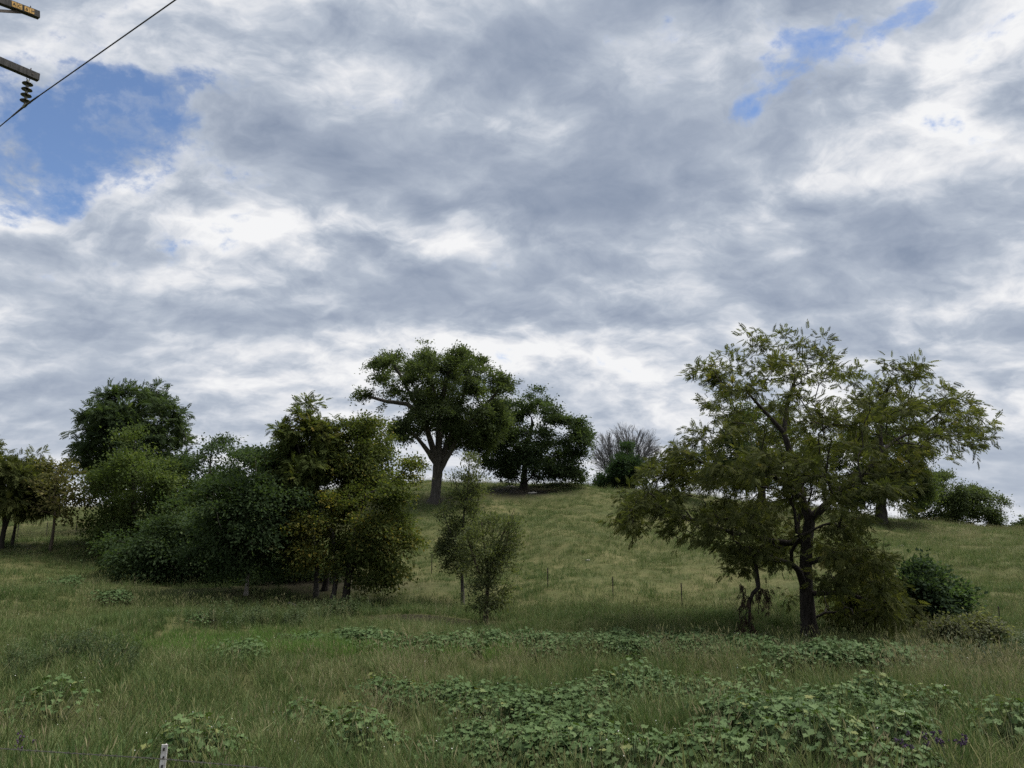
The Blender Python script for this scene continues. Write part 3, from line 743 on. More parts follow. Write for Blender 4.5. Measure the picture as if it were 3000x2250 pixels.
tree('right_ash_tree', 'rightmost tree of the clump with yellow green leaves reaching to the slope', 30.8, [(1008, 1792, 24), (1015, 1730, 20), (1028, 1640, 16), (1045, 1540, 11), (1070, 1450, 6)],
    [(1080, 1470, 85, 55), (1130, 1500, 66, 52), (1165, 1450, 44, 42), (1100, 1580, 85, 52), (1180, 1550, 44, 36), (1060, 1660, 75, 40), (1130, 1680, 55, 32), (1200, 1575, 30, 22), (1040, 1600, 66, 46),
     (1205, 1362, 28, 20), (1190, 1400, 22, 18)],
    600, 40, 'kite', 0.125, 0.27, 'ash', B_DARK, 28, group=G_CLUMP, patch=0.6, droop=0.4, holes=[(985, 1745, 70, 66)], limbs=[[(1070, 1450), (1140, 1420, 4), (1210, 1360, 2.5)]])
tree('understory_shrub', 'dark shrub in the shade between the pale trunk and the tall trunks', 35.0, [(830, 1765, 8), (828, 1730, 6), (825, 1690, 4)],
    [(820, 1690, 100, 60), (890, 1725, 60, 45), (760, 1720, 70, 45), (840, 1640, 80, 50), (960, 1700, 60, 50)], 380, 30, 'kite', 0.12, 0.24, 'maple', B_DARK, 29, cat='shrub')
tree('understory_shrub', 'dark shrub in the shade left of the pale trunk', 35.5, [(640, 1758, 8), (640, 1720, 6), (645, 1690, 4)],
    [(620, 1690, 90, 55), (700, 1700, 70, 55), (540, 1715, 80, 36), (660, 1640, 80, 50), (450, 1700, 70, 30)], 380, 30, 'kite', 0.12, 0.24, 'maple', B_DARK, 30, cat='shrub')

tree('sapling', 'young grey green tree with forked leafy stems in front of the hill', 26.5,
    [(1424, 1832, 17), (1424, 1790, 14), (1428, 1730, 11), (1432, 1690, 9)],
    [(1425, 1735, 60, 30), (1435, 1680, 50, 46), (1470, 1620, 40, 50), (1400, 1620, 55, 55), (1415, 1560, 40, 50), (1380, 1765, 40, 20), (1465, 1765, 40, 20), (1425, 1770, 40, 24), (1380, 1690, 50, 40), (1470, 1690, 40, 40), (1490, 1570, 26, 50)],
    260, 18, 'narrow', 0.12, 0.15, 'willow', B_BROWN, 31, droop=-0.15, tipr=0.004, along=34, ragged=1.6, bough=3,
    limbs=[[(1432, 1690), (1452, 1630, 6, -.2), (1475, 1560, 4.5, -.3), (1508, 1490, 2.5, -.3)], [(1432, 1690), (1420, 1610, 6, .2), (1410, 1530, 3, .3)],
           [(1430, 1710), (1465, 1640, 4, .3), (1500, 1580, 3, .4), (1522, 1530, 2, .4)], [(1428, 1720), (1390, 1640, 5, -.3), (1370, 1570, 3, -.4)],
           [(1432, 1690), (1440, 1600, 4, .3), (1448, 1520, 2, .4)], [(1452, 1630), (1480, 1600, 3, -.5), (1495, 1540, 2, -.6)]])
tree('sapling', 'slender taller young tree behind and left of the forked sapling', 30.5,
    [(1356, 1750, 11), (1354, 1700, 9), (1351, 1630, 8), (1356, 1540, 6), (1368, 1450, 4), (1374, 1350, 2)],
    [(1335, 1570, 50, 50), (1310, 1605, 32, 26), (1350, 1500, 50, 40), (1370, 1430, 34, 44), (1345, 1650, 40, 34), (1375, 1375, 20, 30)],
    300, 18, 'narrow', 0.13, 0.16, 'willow', B_GREY, 32, droop=-0.1, tipr=0.004, along=30, ragged=1.6, bough=3,
    limbs=[[(1351, 1620), (1325, 1570, 4, -.3), (1300, 1500, 2.5, -.4)], [(1353, 1580), (1385, 1520, 4, .3), (1402, 1450, 2.5, .4)], [(1360, 1500), (1340, 1450, 3, .2), (1332, 1400, 2, .2)],
           [(1351, 1640), (1320, 1610, 3, .3), (1290, 1595, 2, .3)], [(1366, 1460), (1400, 1420, 2.5, -.2), (1420, 1375, 1.5, -.2)], [(1370, 1420), (1376, 1380, 2), (1378, 1338, 1.2)]])

# behind the crest
tree('bare_tree', 'leafless grey tree with a fan of fine twigs behind the crest', 84.0, [(1835, 1450, 22), (1835, 1415, 18), (1836, 1390, 14)],
    [(1780, 1305, 56, 46), (1835, 1280, 66, 46), (1895, 1300, 50, 46), (1925, 1345, 36, 38), (1752, 1345, 36, 36), (1840, 1330, 90, 40)],
    2200, 1, 'kite', 0.1, 0.1, 'dark', B_TWIG, 33, bf=1.3, tipr=0.012, bough=1.0, ragged=0.5, leafless=True,
    limbs=[[(1836, 1390), (1805, 1360, 7), (1775, 1310, 4)], [(1836, 1390), (1825, 1340, 8), (1815, 1280, 4)], [(1836, 1390), (1850, 1340, 8), (1860, 1280, 4)], [(1836, 1390), (1880, 1350, 7), (1905, 1310, 4)]])
tree('cedar_bush', 'dense blackish green bush in front of the bare grey tree', 77.0, [(1830, 1440, 10), (1832, 1400, 8), (1838, 1330, 4)],
    [(1848, 1318, 24, 26), (1832, 1365, 44, 32), (1802, 1402, 54, 28), (1865, 1398, 42, 36), (1772, 1416, 32, 16)],
    360, 60, 'kite', 0.20, 0.36, 'cedar', B_DARK, 34, cat='bush', droop=0.0)
tree('ridge_tree', 'tree with straight grey trunk on the ridge, seen under the walnut branches', 62.0, [(2582, 1520, 30), (2582, 1470, 27), (2584, 1420, 22), (2590, 1330, 12)],
    [(2590, 1290, 100, 80), (2520, 1350, 85, 70), (2660, 1370, 66, 60), (2590, 1410, 105, 50), (2500, 1455, 46, 30), (2650, 1460, 45, 36), (2700, 1430, 30, 40), (2540, 1470, 40, 25)],
    520, 70, 'kite', 0.20, 0.42, 'oak', B_GREY, 35)
tree('hidden_tree', 'dark tree on the ridge mostly hidden behind the walnut crown', 66.0, [(2230, 1465, 22), (2230, 1400, 18), (2230, 1300, 10)],
    [(2200, 1250, 95, 60), (2270, 1230, 80, 50), (2150, 1315, 95, 60), (2310, 1310, 95, 65), (2060, 1365, 70, 50), (2200, 1370, 120, 50)],
    420, 60, 'kite', 0.20, 0.45, 'dark', B_DARK, 36)
tree('far_tree', 'wide hazy tree low on the ridge near the right edge', 78.0, [(2795, 1568, 20), (2795, 1520, 15), (2790, 1450, 8)],
    [(2770, 1440, 70, 50), (2762, 1402, 32, 18), (2830, 1470, 62, 44), (2885, 1490, 52, 42), (2720, 1490, 52, 42), (2800, 1525, 110, 34), (2915, 1530, 34, 24), (2690, 1532, 30, 20)],
    480, 70, 'kite', 0.20, 0.42, 'oak', B_DARK, 37)
tree('distant_tree', 'small distant tree cut by the right edge of the picture', 115.0, [(3000, 1585, 10), (3000, 1560, 8)],
    [(2992, 1546, 26, 18), (3030, 1536, 40, 24), (2972, 1560, 14, 10)], 120, 24, 'kite', 0.45, 0.6, 'oak', B_DARK, 38)

# beside the walnut
tree('shrub', 'blue green shrub to the right of the walnut tree', 24.5, [(2690, 1862, 14), (2692, 1820, 11), (2700, 1760, 7), (2700, 1690, 3)],
    [(2688, 1690, 42, 34), (2745, 1715, 52, 30), (2720, 1760, 75, 42), (2765, 1790, 52, 42), (2680, 1790, 46, 34), (2715, 1830, 66, 28), (2795, 1760, 36, 36), (2668, 1735, 36, 34), (2690, 1660, 24, 16), (2745, 1690, 26, 18), (2800, 1810, 36, 40), (2650, 1820, 40, 36)],
    330, 30, 'kite', 0.14, 0.19, 'blue', B_DARK, 39, cat='shrub', droop=0.3, ragged=2.4, bough=9, along=26,
    limbs=[[(2695, 1800), (2680, 1730, 4, -.3), (2690, 1655, 2, -.4)], [(2700, 1790), (2735, 1730, 4, .2), (2752, 1680, 2, .3)], [(2700, 1800), (2770, 1760, 4, -.3), (2818, 1730, 2, -.3)], [(2695, 1810), (2660, 1770, 4, .2), (2640, 1720, 2, .2)]])
tree('small_tree', 'small dark tree with short trunk between the walnut and the shrub', 24.0, [(2553, 1862, 24), (2549, 1820, 20), (2556, 1780, 14), (2590, 1750, 6)],
    [(2570, 1755, 80, 36), (2620, 1770, 56, 50), (2645, 1820, 36, 34), (2530, 1770, 40, 30), (2610, 1720, 40, 30)],
    230, 8, 'compound', 0.32, 0.24, 'walnut', B_DARK, 40, droop=0.5)
tree('bramble', 'dome of pale bramble over brown dead canes at the lower right', 21.3,
    [(2830, 1915, 8), (2832, 1890, 6), (2834, 1870, 4)],
    [(2830, 1826, 80, 30), (2770, 1850, 54, 30), (2890, 1850, 54, 32), (2840, 1850, 90, 28)], 380, 20, 'kite', 0.10, 0.14, 'bramble', B_BROWN, 41, cat='bramble', droop=0.4, tipr=0.007,
    limbs=[[(2830, 1910)] + [(2830 + k * dx, 1905 - a, 5, 0.1 * (i % 3) - 0.1) for k, a in ((0.5, 26), (1.0, 60))] for i, dx in enumerate((-70, -50, -35, -20, 15, 30, 45, 60, 75))])

# the broken limb that hangs from the walnut, its leaves dead
hb = [pt(2206, 1624, 21.9), pt(2213, 1660, 21.85), pt(2219, 1700, 21.85), pt(2222, 1722, 21.8), pt(2206, 1738, 21.8), pt(2197, 1760, 21.8), pt(2196, 1800, 21.8), pt(2194, 1838, 21.8)]
wb = np.array(walnut.location)
mbk = MB()
mbk.tube(hb, [0.075, 0.07, 0.07, 0.06, 0.055, 0.045, 0.035, 0.02], 8)
side = [[(2222, 1722), (2240, 1730), (2252, 1760), (2256, 1790)], [(2218, 1728), (2226, 1750), (2222, 1785)], [(2222, 1722), (2262, 1738)], [(2197, 1750), (2176, 1760), (2165, 1790)], [(2197, 1758), (2180, 1740), (2172, 1725)],
        [(2196, 1790), (2172, 1810), (2165, 1845)], [(2195, 1820), (2206, 1830), (2208, 1850)], [(2196, 1760), (2186, 1800), (2178, 1850)], [(2178, 1755), (2176, 1720), (2166, 1705)]]
dl, da_ = [], []
r = np.random.default_rng(5)
for sd in side:
    pp = [pt(u, v, 21.8 + r.uniform(-0.25, 0.25)) for u, v in sd]
    mbk.tube(pp, np.linspace(0.014, 0.005, len(pp)), 4)
    for a, b in zip(pp[:-1], pp[1:]):
        for k in range(6):
            dl.append(a + (b - a) * r.uniform() + r.normal(0, 0.05, 3)); da_.append((r.normal(0, 0.25), r.normal(0, 0.25), -1))
bb = mbk.build('broken_branch', B_DARK, walnut, wb, True)
tag(bb, 'broken dark limb hanging down on the left of the trunk')
dl, da_ = np.array(dl), np.array(da_)
link('dead_leaves', leaves_mesh('dead_leaves', dl - wb, da_, r.normal(0, 1, dl.shape), r.uniform(0.13, 0.24, len(dl)), r.uniform(0, 1, len(dl)), 'compound', LM['dead']), bb)

# ------------------------------------------------------------------ meadow: grasses, weeds, mallows
_hash = np.random.default_rng(99).uniform(0, 1, (256, 256))
def vnoise(x, y, scale, seed=0):
    z = 0; amp = 0.5; tot = 0
    for o_ in range(3):
        X = x / scale * 2 ** o_ + seed * 17.3 + o_ * 31; Y = y / scale * 2 ** o_ + seed * 9.1 + o_ * 57
        i = np.floor(X).astype(int); j = np.floor(Y).astype(int); f = X - i; g = Y - j
        f = f * f * (3 - 2 * f); g = g * g * (3 - 2 * g)
        h = lambda a, b: _hash[(i + a) % 256, (j + b) % 256]
        z = z + amp * ((h(0, 0) * (1 - f) + h(1, 0) * f) * (1 - g) + (h(0, 1) * (1 - f) + h(1, 1) * f) * g)
        tot += amp; amp *= 0.55
    return z / tot
def zone(u, v, items):
    z = np.zeros_like(u)
    for (cu, cv, ru, rv) in items:
        z = np.maximum(z, np.exp(-((u - cu) / ru) ** 2 - ((v - cv) / rv) ** 2))
    return z

def grass_mat(name, stops, trans=0.3, rough=0.6, spec=0.2):
    m, t = mat_new(name)
    a = t.nodes.new('ShaderNodeAttribute'); a.attribute_type = 'INSTANCER'; a.attribute_name = 'tint'
    b = t.nodes.new('ShaderNodeAttribute'); b.attribute_type = 'GEOMETRY'; b.attribute_name = 'var'
    fac = nm('ADD', a.outputs['Fac'], nm('SUBTRACT', b.outputs['Fac'], 0.5, tree=t), clamp=True, tree=t)
    col = ramp(t, fac, stops)
    pb = t.nodes.new('ShaderNodeBsdfPrincipled'); pb.inputs['Roughness'].default_value = rough; pb.inputs['Specular IOR Level'].default_value = spec
    t.links.new(col, pb.inputs['Base Color'])
    tr = t.nodes.new('ShaderNodeBsdfTranslucent'); t.links.new(col, tr.inputs['Color'])
    ms = t.nodes.new('ShaderNodeMixShader'); ms.inputs[0].default_value = trans
    t.links.new(pb.outputs[0], ms.inputs[1]); t.links.new(tr.outputs[0], ms.inputs[2])
    o = t.nodes.new('ShaderNodeOutputMaterial'); t.links.new(ms.outputs[0], o.inputs[0])
    return m
GRASS = grass_mat('grass_blades', [(0, (0.048, 0.085, 0.022)), (0.30, (0.082, 0.130, 0.036)), (0.55, (0.130, 0.165, 0.055)), (0.78, (0.195, 0.205, 0.088)), (1, (0.31, 0.28, 0.165))], trans=0.35)
LUSH = grass_mat('lush_grass', [(0, (0.050, 0.100, 0.020)), (0.5, (0.095, 0.170, 0.034)), (1, (0.16, 0.24, 0.06))], trans=0.45)
HERB = grass_mat('herb_leaves', [(0, (0.026, 0.040, 0.018)), (0.4, (0.055, 0.085, 0.028)), (0.7, (0.10, 0.12, 0.06)), (1, (0.17, 0.16, 0.10))])
MAL = [(0, (0.038, 0.070, 0.022)), (0.5, (0.062, 0.102, 0.034)), (0.92, (0.090, 0.132, 0.050)), (1, (0.14, 0.15, 0.05))]
MALLOW_I = grass_mat('mallow_leaf_patch', MAL, 0.2, 0.7, 0.15)
MALLOW_O = leaf_mat('mallow_leaf', MAL, how='RANDOM', trans=0.2, rough=0.7, spec=0.15)
STEM = plain_mat('mallow_stem', (0.05, 0.075, 0.025), (0.10, 0.12, 0.05), 30, 0.7)

def tuft(name, nb, h, spread, wid, mat, seed, lean=0.5, seeds=0.0, hv=0.35, seg=3, varw=0.42, seedh=0.10):
    r = np.random.default_rng(seed)
    V, Fs, Sz, var = [], [], [], []
    b = 0
    for k in range(nb):
        a = r.uniform(0, 6.283); d = spread * math.sqrt(r.uniform())
        p0 = np.array((d * math.cos(a), d * math.sin(a), -0.03))
        la = a + r.normal(0, 0.9); dr = np.array((math.cos(la), math.sin(la), 0))
        hh = h * (1 + r.uniform(-hv, hv)); ln = lean * r.uniform(0.15, 1.0) * hh
        sd = np.array((-dr[1], dr[0], 0)) * wid * r.uniform(0.7, 1.3) * 0.5
        tw = r.uniform(-1, 1) * wid * 0.5; sd = sd * 0.8 + dr * tw
        isseed = r.uniform() < seeds
        vv = r.uniform(-varw, varw) + (0.30 if isseed else 0)
        if isseed: hh *= 1.35; ln *= 0.8; sd = sd * 0.45
        for s in range(seg):
            f = s / seg
            c = p0 + dr * ln * f * f + np.array((0, 0, hh * (f - 0.10 * f * f * (lean * 2))))
            wv_ = 1.0 - 0.55 * f
            V += [c - sd * wv_, c + sd * wv_]
        c = p0 + dr * ln + np.array((0, 0, hh * (1 - 0.20 * lean)))
        V.append(c)
        for s in range(seg - 1):
            q = b + 2 * s; Fs += [q, q + 1, q + 3, q + 2]; Sz.append(4); var.append(0.5 + vv)
        q = b + 2 * (seg - 1); Fs += [q, q + 1, q + 2]; Sz.append(3); var.append(0.5 + vv)
        b += 2 * seg + 1
        if isseed:
            dd = dr * 0.5 + np.array((0, 0, 1.0)); dd /= np.linalg.norm(dd)
            w2 = np.cross(dd, (0.3, 0.8, 0.1)); w2 = w2 / np.linalg.norm(w2) * 0.006; w3 = np.cross(dd, w2)
            L_ = seedh * r.uniform(0.7, 1.3)
            V += [c - dd * 0.02, c + dd * L_ * 0.45 + w2, c + dd * L_ * 0.45 - w2, c + dd * L_, c + dd * L_ * 0.45 + w3, c + dd * L_ * 0.45 - w3]
            Fs += [b, b + 1, b + 3, b + 2, b, b + 4, b + 3, b + 5]; Sz += [4, 4]; var += [0.85, 0.85]
            b += 6
    return new_mesh(name, np.array(V), Fs, Sz, mat, False, {'var': var})

def herb(name, h, nst, nl, ll, spread, mat, seed, narrow=True):
    r = np.random.default_rng(seed)
    tv, tf = NARROW if narrow else KITE
    V, Fs, Sz, var = [], [], [], []
    for k in range(nst):
        a = r.uniform(0, 6.283); p0 = np.array((math.cos(a), math.sin(a), 0)) * spread * 0.5 * r.uniform()
        top = p0 * 2.2 + r.normal(0, 0.05, 3); top[2] = h * r.uniform(0.7, 1.1)
        b = len(V); e = np.array((0.004, 0.003, 0))
        V += [p0 - e, p0 + e, top + e * 0.4, top - e * 0.4]; Fs += [b, b + 1, b + 2, b + 3]; Sz.append(4); var.append(0.6)
        for q in range(nl):
            f = 0.15 + 0.85 * (q + r.uniform()) / nl
            c = p0 + (top - p0) * f
            an = r.uniform(0, 6.283); ax = np.array((math.cos(an), math.sin(an), r.uniform(0.0, 0.7))); ax /= np.linalg.norm(ax)
            side = np.cross(ax, (0, 0, 1)); side /= np.linalg.norm(side); nr = np.cross(side, ax)
            s = ll * r.uniform(0.6, 1.2) * (1.15 - 0.6 * f)
            b = len(V)
            V += [c + s * (t_[0] * side + t_[1] * ax + t_[2] * nr) for t_ in tv]
            vv = 0.5 + r.uniform(-0.22, 0.22)
            for fa in tf: Fs += [b + i for i in fa]; Sz.append(3); var.append(vv)
    return new_mesh(name, np.array(V), Fs, Sz, mat, False, {'var': var})

def mallow_leaf(seed):
    """lobed, scalloped, slightly cupped round leaf; unit diameter, stalk at the origin, tip towards +y"""
    r = np.random.default_rng(seed)
    n = 17
    th = np.linspace(math.radians(-62), math.radians(242), n)
    lob = 0.5 + 0.09 * np.cos((th - math.pi / 2) * 5.2) + r.normal(0, 0.018, n)
    lob *= 1 - 0.22 * np.abs(np.sin((th - math.pi / 2) / 2)) ** 2
    x = lob * np.cos(th); yv = 0.28 + lob * np.sin(th)
    z = 0.30 * (x ** 2) - 0.24 * np.clip(yv - 0.3, 0, 1) ** 2 + 0.055 * np.cos(th * 9 + r.uniform(0, 6))
    mid = np.stack((x * 0.5, 0.14 + yv * 0.5, z * 0.35 - 0.02), 1)
    return np.vstack((np.array([(0, 0.03, -0.02)]), mid, np.stack((x, yv, z), 1))), n
def leaf_faces(n):
    f = [(0, 1 + i, 2 + i) for i in range(n - 1)]
    f += [(1 + i, 1 + n + i, 2 + n + i, 2 + i) for i in range(n - 1)]
    return f
MLEAF = []
for s in range(4):
    v_, n_ = mallow_leaf(s); f_ = leaf_faces(n_)
    me = new_mesh('leaf', v_, [i for q in f_ for i in q], [len(q) for q in f_], MALLOW_O, True)
    MLEAF.append((me, v_, f_))

def mallow_layout(seed, R, h, n):
    """leaf positions, axes and sizes over a loose dome, and the stalks that carry them"""
    r = np.random.default_rng(seed)
    out = []
    for k in range(n):
        a = k * 2.39996 + r.normal(0, 0.35); f = ((k + 0.5) / n) ** 0.62
        rho = R * f * r.uniform(0.85, 1.12)
        z = h * (1 - 0.55 * f * f) * r.uniform(0.74, 1.10)
        p = np.array((rho * math.cos(a), rho * math.sin(a), max(0.06, z)))
        ax = np.array((math.cos(a) + r.normal(0, 0.5), math.sin(a) + r.normal(0, 0.5), r.normal(-0.12, 0.22) - 0.3 * f)); ax /= np.linalg.norm(ax)
        up = np.array((0.45 * f * math.cos(a), 0.45 * f * math.sin(a), 1.0)) + r.normal(0, 0.20, 3)
        sd = np.cross(ax, up); sd /= np.linalg.norm(sd); nr = np.cross(sd, ax)
        out.append((p, sd, ax, nr, (0.048 + 0.085 * r.uniform() ** 1.3) * (1.05 - 0.15 * f)))
    return out

def mallow_patch_mesh(name, seed, R, h, n):
    V, Fs, Sz, var = [], [], [], []
    r = np.random.default_rng(seed)
    for p, sd, ax, nr, s in mallow_layout(seed, R, h, n):
        me, v_, f_ = MLEAF[r.integers(4)]
        b = len(V); vv = 0.5 + r.uniform(-0.3, 0.3)
        V += list(p + s * (v_[:, :1] * sd + v_[:, 1:2] * ax + v_[:, 2:] * nr))
        for q in f_: Fs += [b + i for i in q]; Sz.append(len(q)); var.append(vv)
        e = np.array((0.004, 0, 0)); b = len(V); g = p * np.array((0.3, 0.3, 0))
        V += [g - e, g + e, p]; Fs += [b, b + 1, b + 2]; Sz.append(3); var.append(0.3)
    return new_mesh(name, np.array(V), Fs, Sz, MALLOW_I, True, {'var': var})

def scatter(name, label, cat, protos, xyz, rotz, tilt, scl, tint, idx):
    """one meadow layer: points with geometry-node instances of a few tufts"""
    pc = bpy.data.collections.new(name + '_kinds')
    for i, me in enumerate(protos):
        pc.objects.link(bpy.data.objects.new('%s_kind_%02d' % (name, i), me))
    me = bpy.data.meshes.new(name); n = len(xyz)
    me.vertices.add(n); me.vertices.foreach_set('co', np.ascontiguousarray(xyz, np.float32).ravel())
    rot = np.stack((tilt[:, 0], tilt[:, 1], rotz), 1).astype(np.float32)
    a = me.attributes.new('rot', 'FLOAT_VECTOR', 'POINT'); a.data.foreach_set('vector', rot.ravel())
    a = me.attributes.new('scl', 'FLOAT', 'POINT'); a.data.foreach_set('value', np.asarray(scl, np.float32))
    a = me.attributes.new('tint', 'FLOAT', 'POINT'); a.data.foreach_set('value', np.asarray(tint, np.float32))
    a = me.attributes.new('idx', 'INT', 'POINT'); a.data.foreach_set('value', np.asarray(idx, np.int32))
    o = link(name, me); tag(o, label, cat, kind='stuff')
    g = bpy.data.node_groups.new(name + '_scatter', 'GeometryNodeTree')
    g.interface.new_socket('Geometry', in_out='INPUT', socket_type='NodeSocketGeometry')
    g.interface.new_socket('Geometry', in_out='OUTPUT', socket_type='NodeSocketGeometry')
    gi, go = g.nodes.new('NodeGroupInput'), g.nodes.new('NodeGroupOutput')
    ci = g.nodes.new('GeometryNodeCollectionInfo'); ci.inputs['Collection'].default_value = pc
    ci.inputs['Separate Children'].default_value = True; ci.inputs['Reset Children'].default_value = True
    ip = g.nodes.new('GeometryNodeInstanceOnPoints'); ip.inputs['Pick Instance'].default_value = True
    def attr(nm_, ty):
        q = g.nodes.new('GeometryNodeInputNamedAttribute'); q.data_type = ty; q.inputs['Name'].default_value = nm_
        return [s for s in q.outputs if s.enabled and s.name == 'Attribute'][0]
    g.links.new(gi.outputs[0], ip.inputs['Points']); g.links.new(ci.outputs[0], ip.inputs['Instance'])
    g.links.new(attr('idx', 'INT'), ip.inputs['Instance Index'])
    g.links.new(attr('rot', 'FLOAT_VECTOR'), ip.inputs['Rotation'])
    g.links.new(attr('scl', 'FLOAT'), ip.inputs['Scale'])
    g.links.new(ip.outputs[0], go.inputs[0])
    md = o.modifiers.new('scatter', 'NODES'); md.node_group = g
    return o

def field_points(n, y0, y1, seed, power=1.0, margin=3.0, half=0.74):
    r = np.random.default_rng(seed)
    q = r.uniform(0, 1, n) ** power
    y = y0 + (y1 - y0) * q
    x = r.uniform(-1, 1, n) * (half * y + margin)
    return x, y, r

# where the mallows stand (photograph pixel of the crown's middle, foot row, spread in metres, height in metres)
NEAR = [  # (u, foot v, R, h, label group key)
    (150, 2125, .62, .62, 'L'), (70, 2130, .40, .45, 'L2'), (556, 2262, .50, .52, 'post'), (640, 2260, .36, .38, 'post2'),
    (880, 2150, .36, .42, 'A'), (925, 2165, .34, .40, 'A'), (1040, 2215, .42, .55, 'B'), (1085, 2240, .40, .50, 'B'),
    (1110, 2050, .42, .42, 'C'), (1180, 2060, .36, .36, 'C'), (1240, 2085, .40, .40, 'C'), (1330, 2075, .45, .46, 'C'), (1420, 2095, .42, .42, 'C'),
    (1350, 2150, .42, .45, 'D'), (1450, 2150, .45, .48, 'D'), (1560, 2120, .45, .45, 'D'), (1660, 2100, .45, .46, 'D'), (1380, 2230, .36, .40, 'D'),
    (1480, 2275, .45, .48, 'E'), (1570, 2285, .46, .50, 'E'), (1660, 2280, .46, .50, 'E'), (1760, 2285, .46, .50, 'E'), (1850, 2290, .46, .50, 'E'), (1620, 2215, .42, .46, 'E'), (1730, 2215, .42, .46, 'E'),
    (1860, 2040, .50, .58, 'F'), (1960, 2060, .45, .46, 'F'), (1770, 2055, .40, .42, 'F'), (2070, 2070, .45, .46, 'G'), (2240, 2045, .48, .48, 'G'), (2140, 2100, .40, .42, 'G'),
    (2200, 2160, .45, .50, 'H'), (2290, 2190, .48, .54, 'H'), (2380, 2250, .50, .60, 'H'), (2460, 2230, .42, .46, 'H'), (2250, 2250, .42, .46, 'H'),
    (2110, 2285, .46, .44, 'I'), (2010, 2290, .42, .40, 'I'), (2180, 2290, .44, .42, 'I'),
    (2470, 2120, .42, .48, 'J'), (2560, 2090, .42, .52, 'J'), (2630, 2215, .40, .42, 'K'), (2750, 2125, .42, .48, 'M'), (2985, 2200, .46, .52, 'N'), (2700, 2290, .30, .26, 'O'), (2560, 2290, .40, .34, 'O'),
]
LAB = {
    'L': 'large grey green mallow plant standing alone at the lower left', 'L2': 'smaller mallow plant at the left edge beside the large lone one',
    'post': 'broad leaved mallow plant right behind the white fence post', 'post2': 'low mallow plant right of the one behind the white post',
    'A': 'mallow plant of the small pair between the fence post and the straw grass', 'B': 'tall mallow plant of the pair left of the reddish dry grass',
    'C': 'mallow plant in the loose row left of centre in the tall grass', 'D': 'mallow plant in the middle of the central mallow patch',
    'E': 'large leaved mallow plant in the dense patch at the bottom centre', 'F': 'mallow plant in the high group right of centre below the straw strip',
    'G': 'mallow plant in the group in front of the walnut trunk', 'H': 'mallow plant in the dense diagonal group at the lower right',
    'I': 'mallow plant cut by the bottom edge right of centre', 'J': 'mallow plant of the upright pair in the grass right of the walnut trunk',
    'K': 'lone mallow plant in the grass near the lower right corner', 'M': 'lone dark mallow plant in the yellowish grass at the right', 'N': 'mallow plant cut by the right edge of the picture',
    'O': 'low mallow plant beside the purple flowers at the bottom right',
}
ORD = ['leftmost', 'second from left', 'third from left', 'fourth from left', 'fifth from left', 'sixth from left', 'seventh from left']
near_xy = []
for k, (u, v, R, h, key) in enumerate(NEAR):
    g = on_ground(u, v)
    near_xy.append((g[0], g[1], R))
    r = np.random.default_rng(500 + k)
    same = sorted(q[0] for q in NEAR if q[4] == key)
    lab = LAB[key]
    if len(same) > 1:
        lab = lab.replace('mallow plant', ORD[same.index(u)] + ' mallow plant', 1) if len(same) > 2 else lab.replace('mallow plant', ('left' if u == same[0] else 'right') + ' mallow plant', 1)
    root = thing('mallow_plant', lab, 'plant', tuple(g), 'mallow plants of the foreground')
    mb = MB()
    lay = mallow_layout(900 + k, R * 1.15, h * 1.15, int((60 + 85 * R) * (1.5 if key in ('L', 'post', 'A', 'B', 'M', 'N', 'K') else 1.0)))
    for i, (p, sd, ax, nr, s) in enumerate(lay):
        s *= 1.05
        lf = link('leaf', MLEAF[r.integers(4)][0], root)
        m4 = Matrix.Identity(4)
        for c_, vec in enumerate((sd, ax, nr)):
            for q in range(3): m4[q][c_] = vec[q] * s
        for q in range(3): m4[q][3] = p[q]
        lf.matrix_local = m4
        if i % 2 == 0:
            f0 = p * np.array((0.25, 0.25, 0.0)); mb.tube([f0, (f0 + p) * 0.5 + np.array((0, 0, 0.12 * p[2])), p], [0.006, 0.005, 0.003], 4, False)
    mb.build('stalks', STEM, root)
near_xy = np.array(near_xy)

def plant_shade(x, y):
    d = np.full(x.shape, 9.0)
    for (a, b, R) in near_xy: d = np.minimum(d, np.hypot(x - a, y - b) / R)
    return d

LUSHZ = [(1110, 1925, 130, 20), (1250, 1935, 130, 18), (1450, 1925, 90, 16), (700, 1900, 300, 22), (640, 1909, 110, 26), (780, 1902, 120, 26), (930, 1909, 110, 26), (1010, 1929, 70, 18), (1350, 1929, 55, 18), (560, 1919, 60, 20), (470, 1904, 40, 16)]
STRAWZ = [(1150, 1985, 260, 60), (1500, 1955, 420, 40), (1120, 2120, 110, 110), (2000, 1945, 200, 35), (2620, 2000, 220, 50), (2150, 2140, 120, 90), (2900, 2060, 140, 90), (1750, 2080, 60, 60)]
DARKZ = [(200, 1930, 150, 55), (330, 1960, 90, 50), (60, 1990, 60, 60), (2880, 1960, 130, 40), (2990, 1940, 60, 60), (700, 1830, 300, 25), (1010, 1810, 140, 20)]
HERBZ = [(2350, 1920, 130, 30), (2560, 1915, 150, 30), (2720, 1930, 70, 20), (2960, 1925, 60, 40), (2000, 1925, 40, 25), (2200, 1890, 120, 20), (1960, 1870, 60, 15), (1600, 1900, 60, 20)]
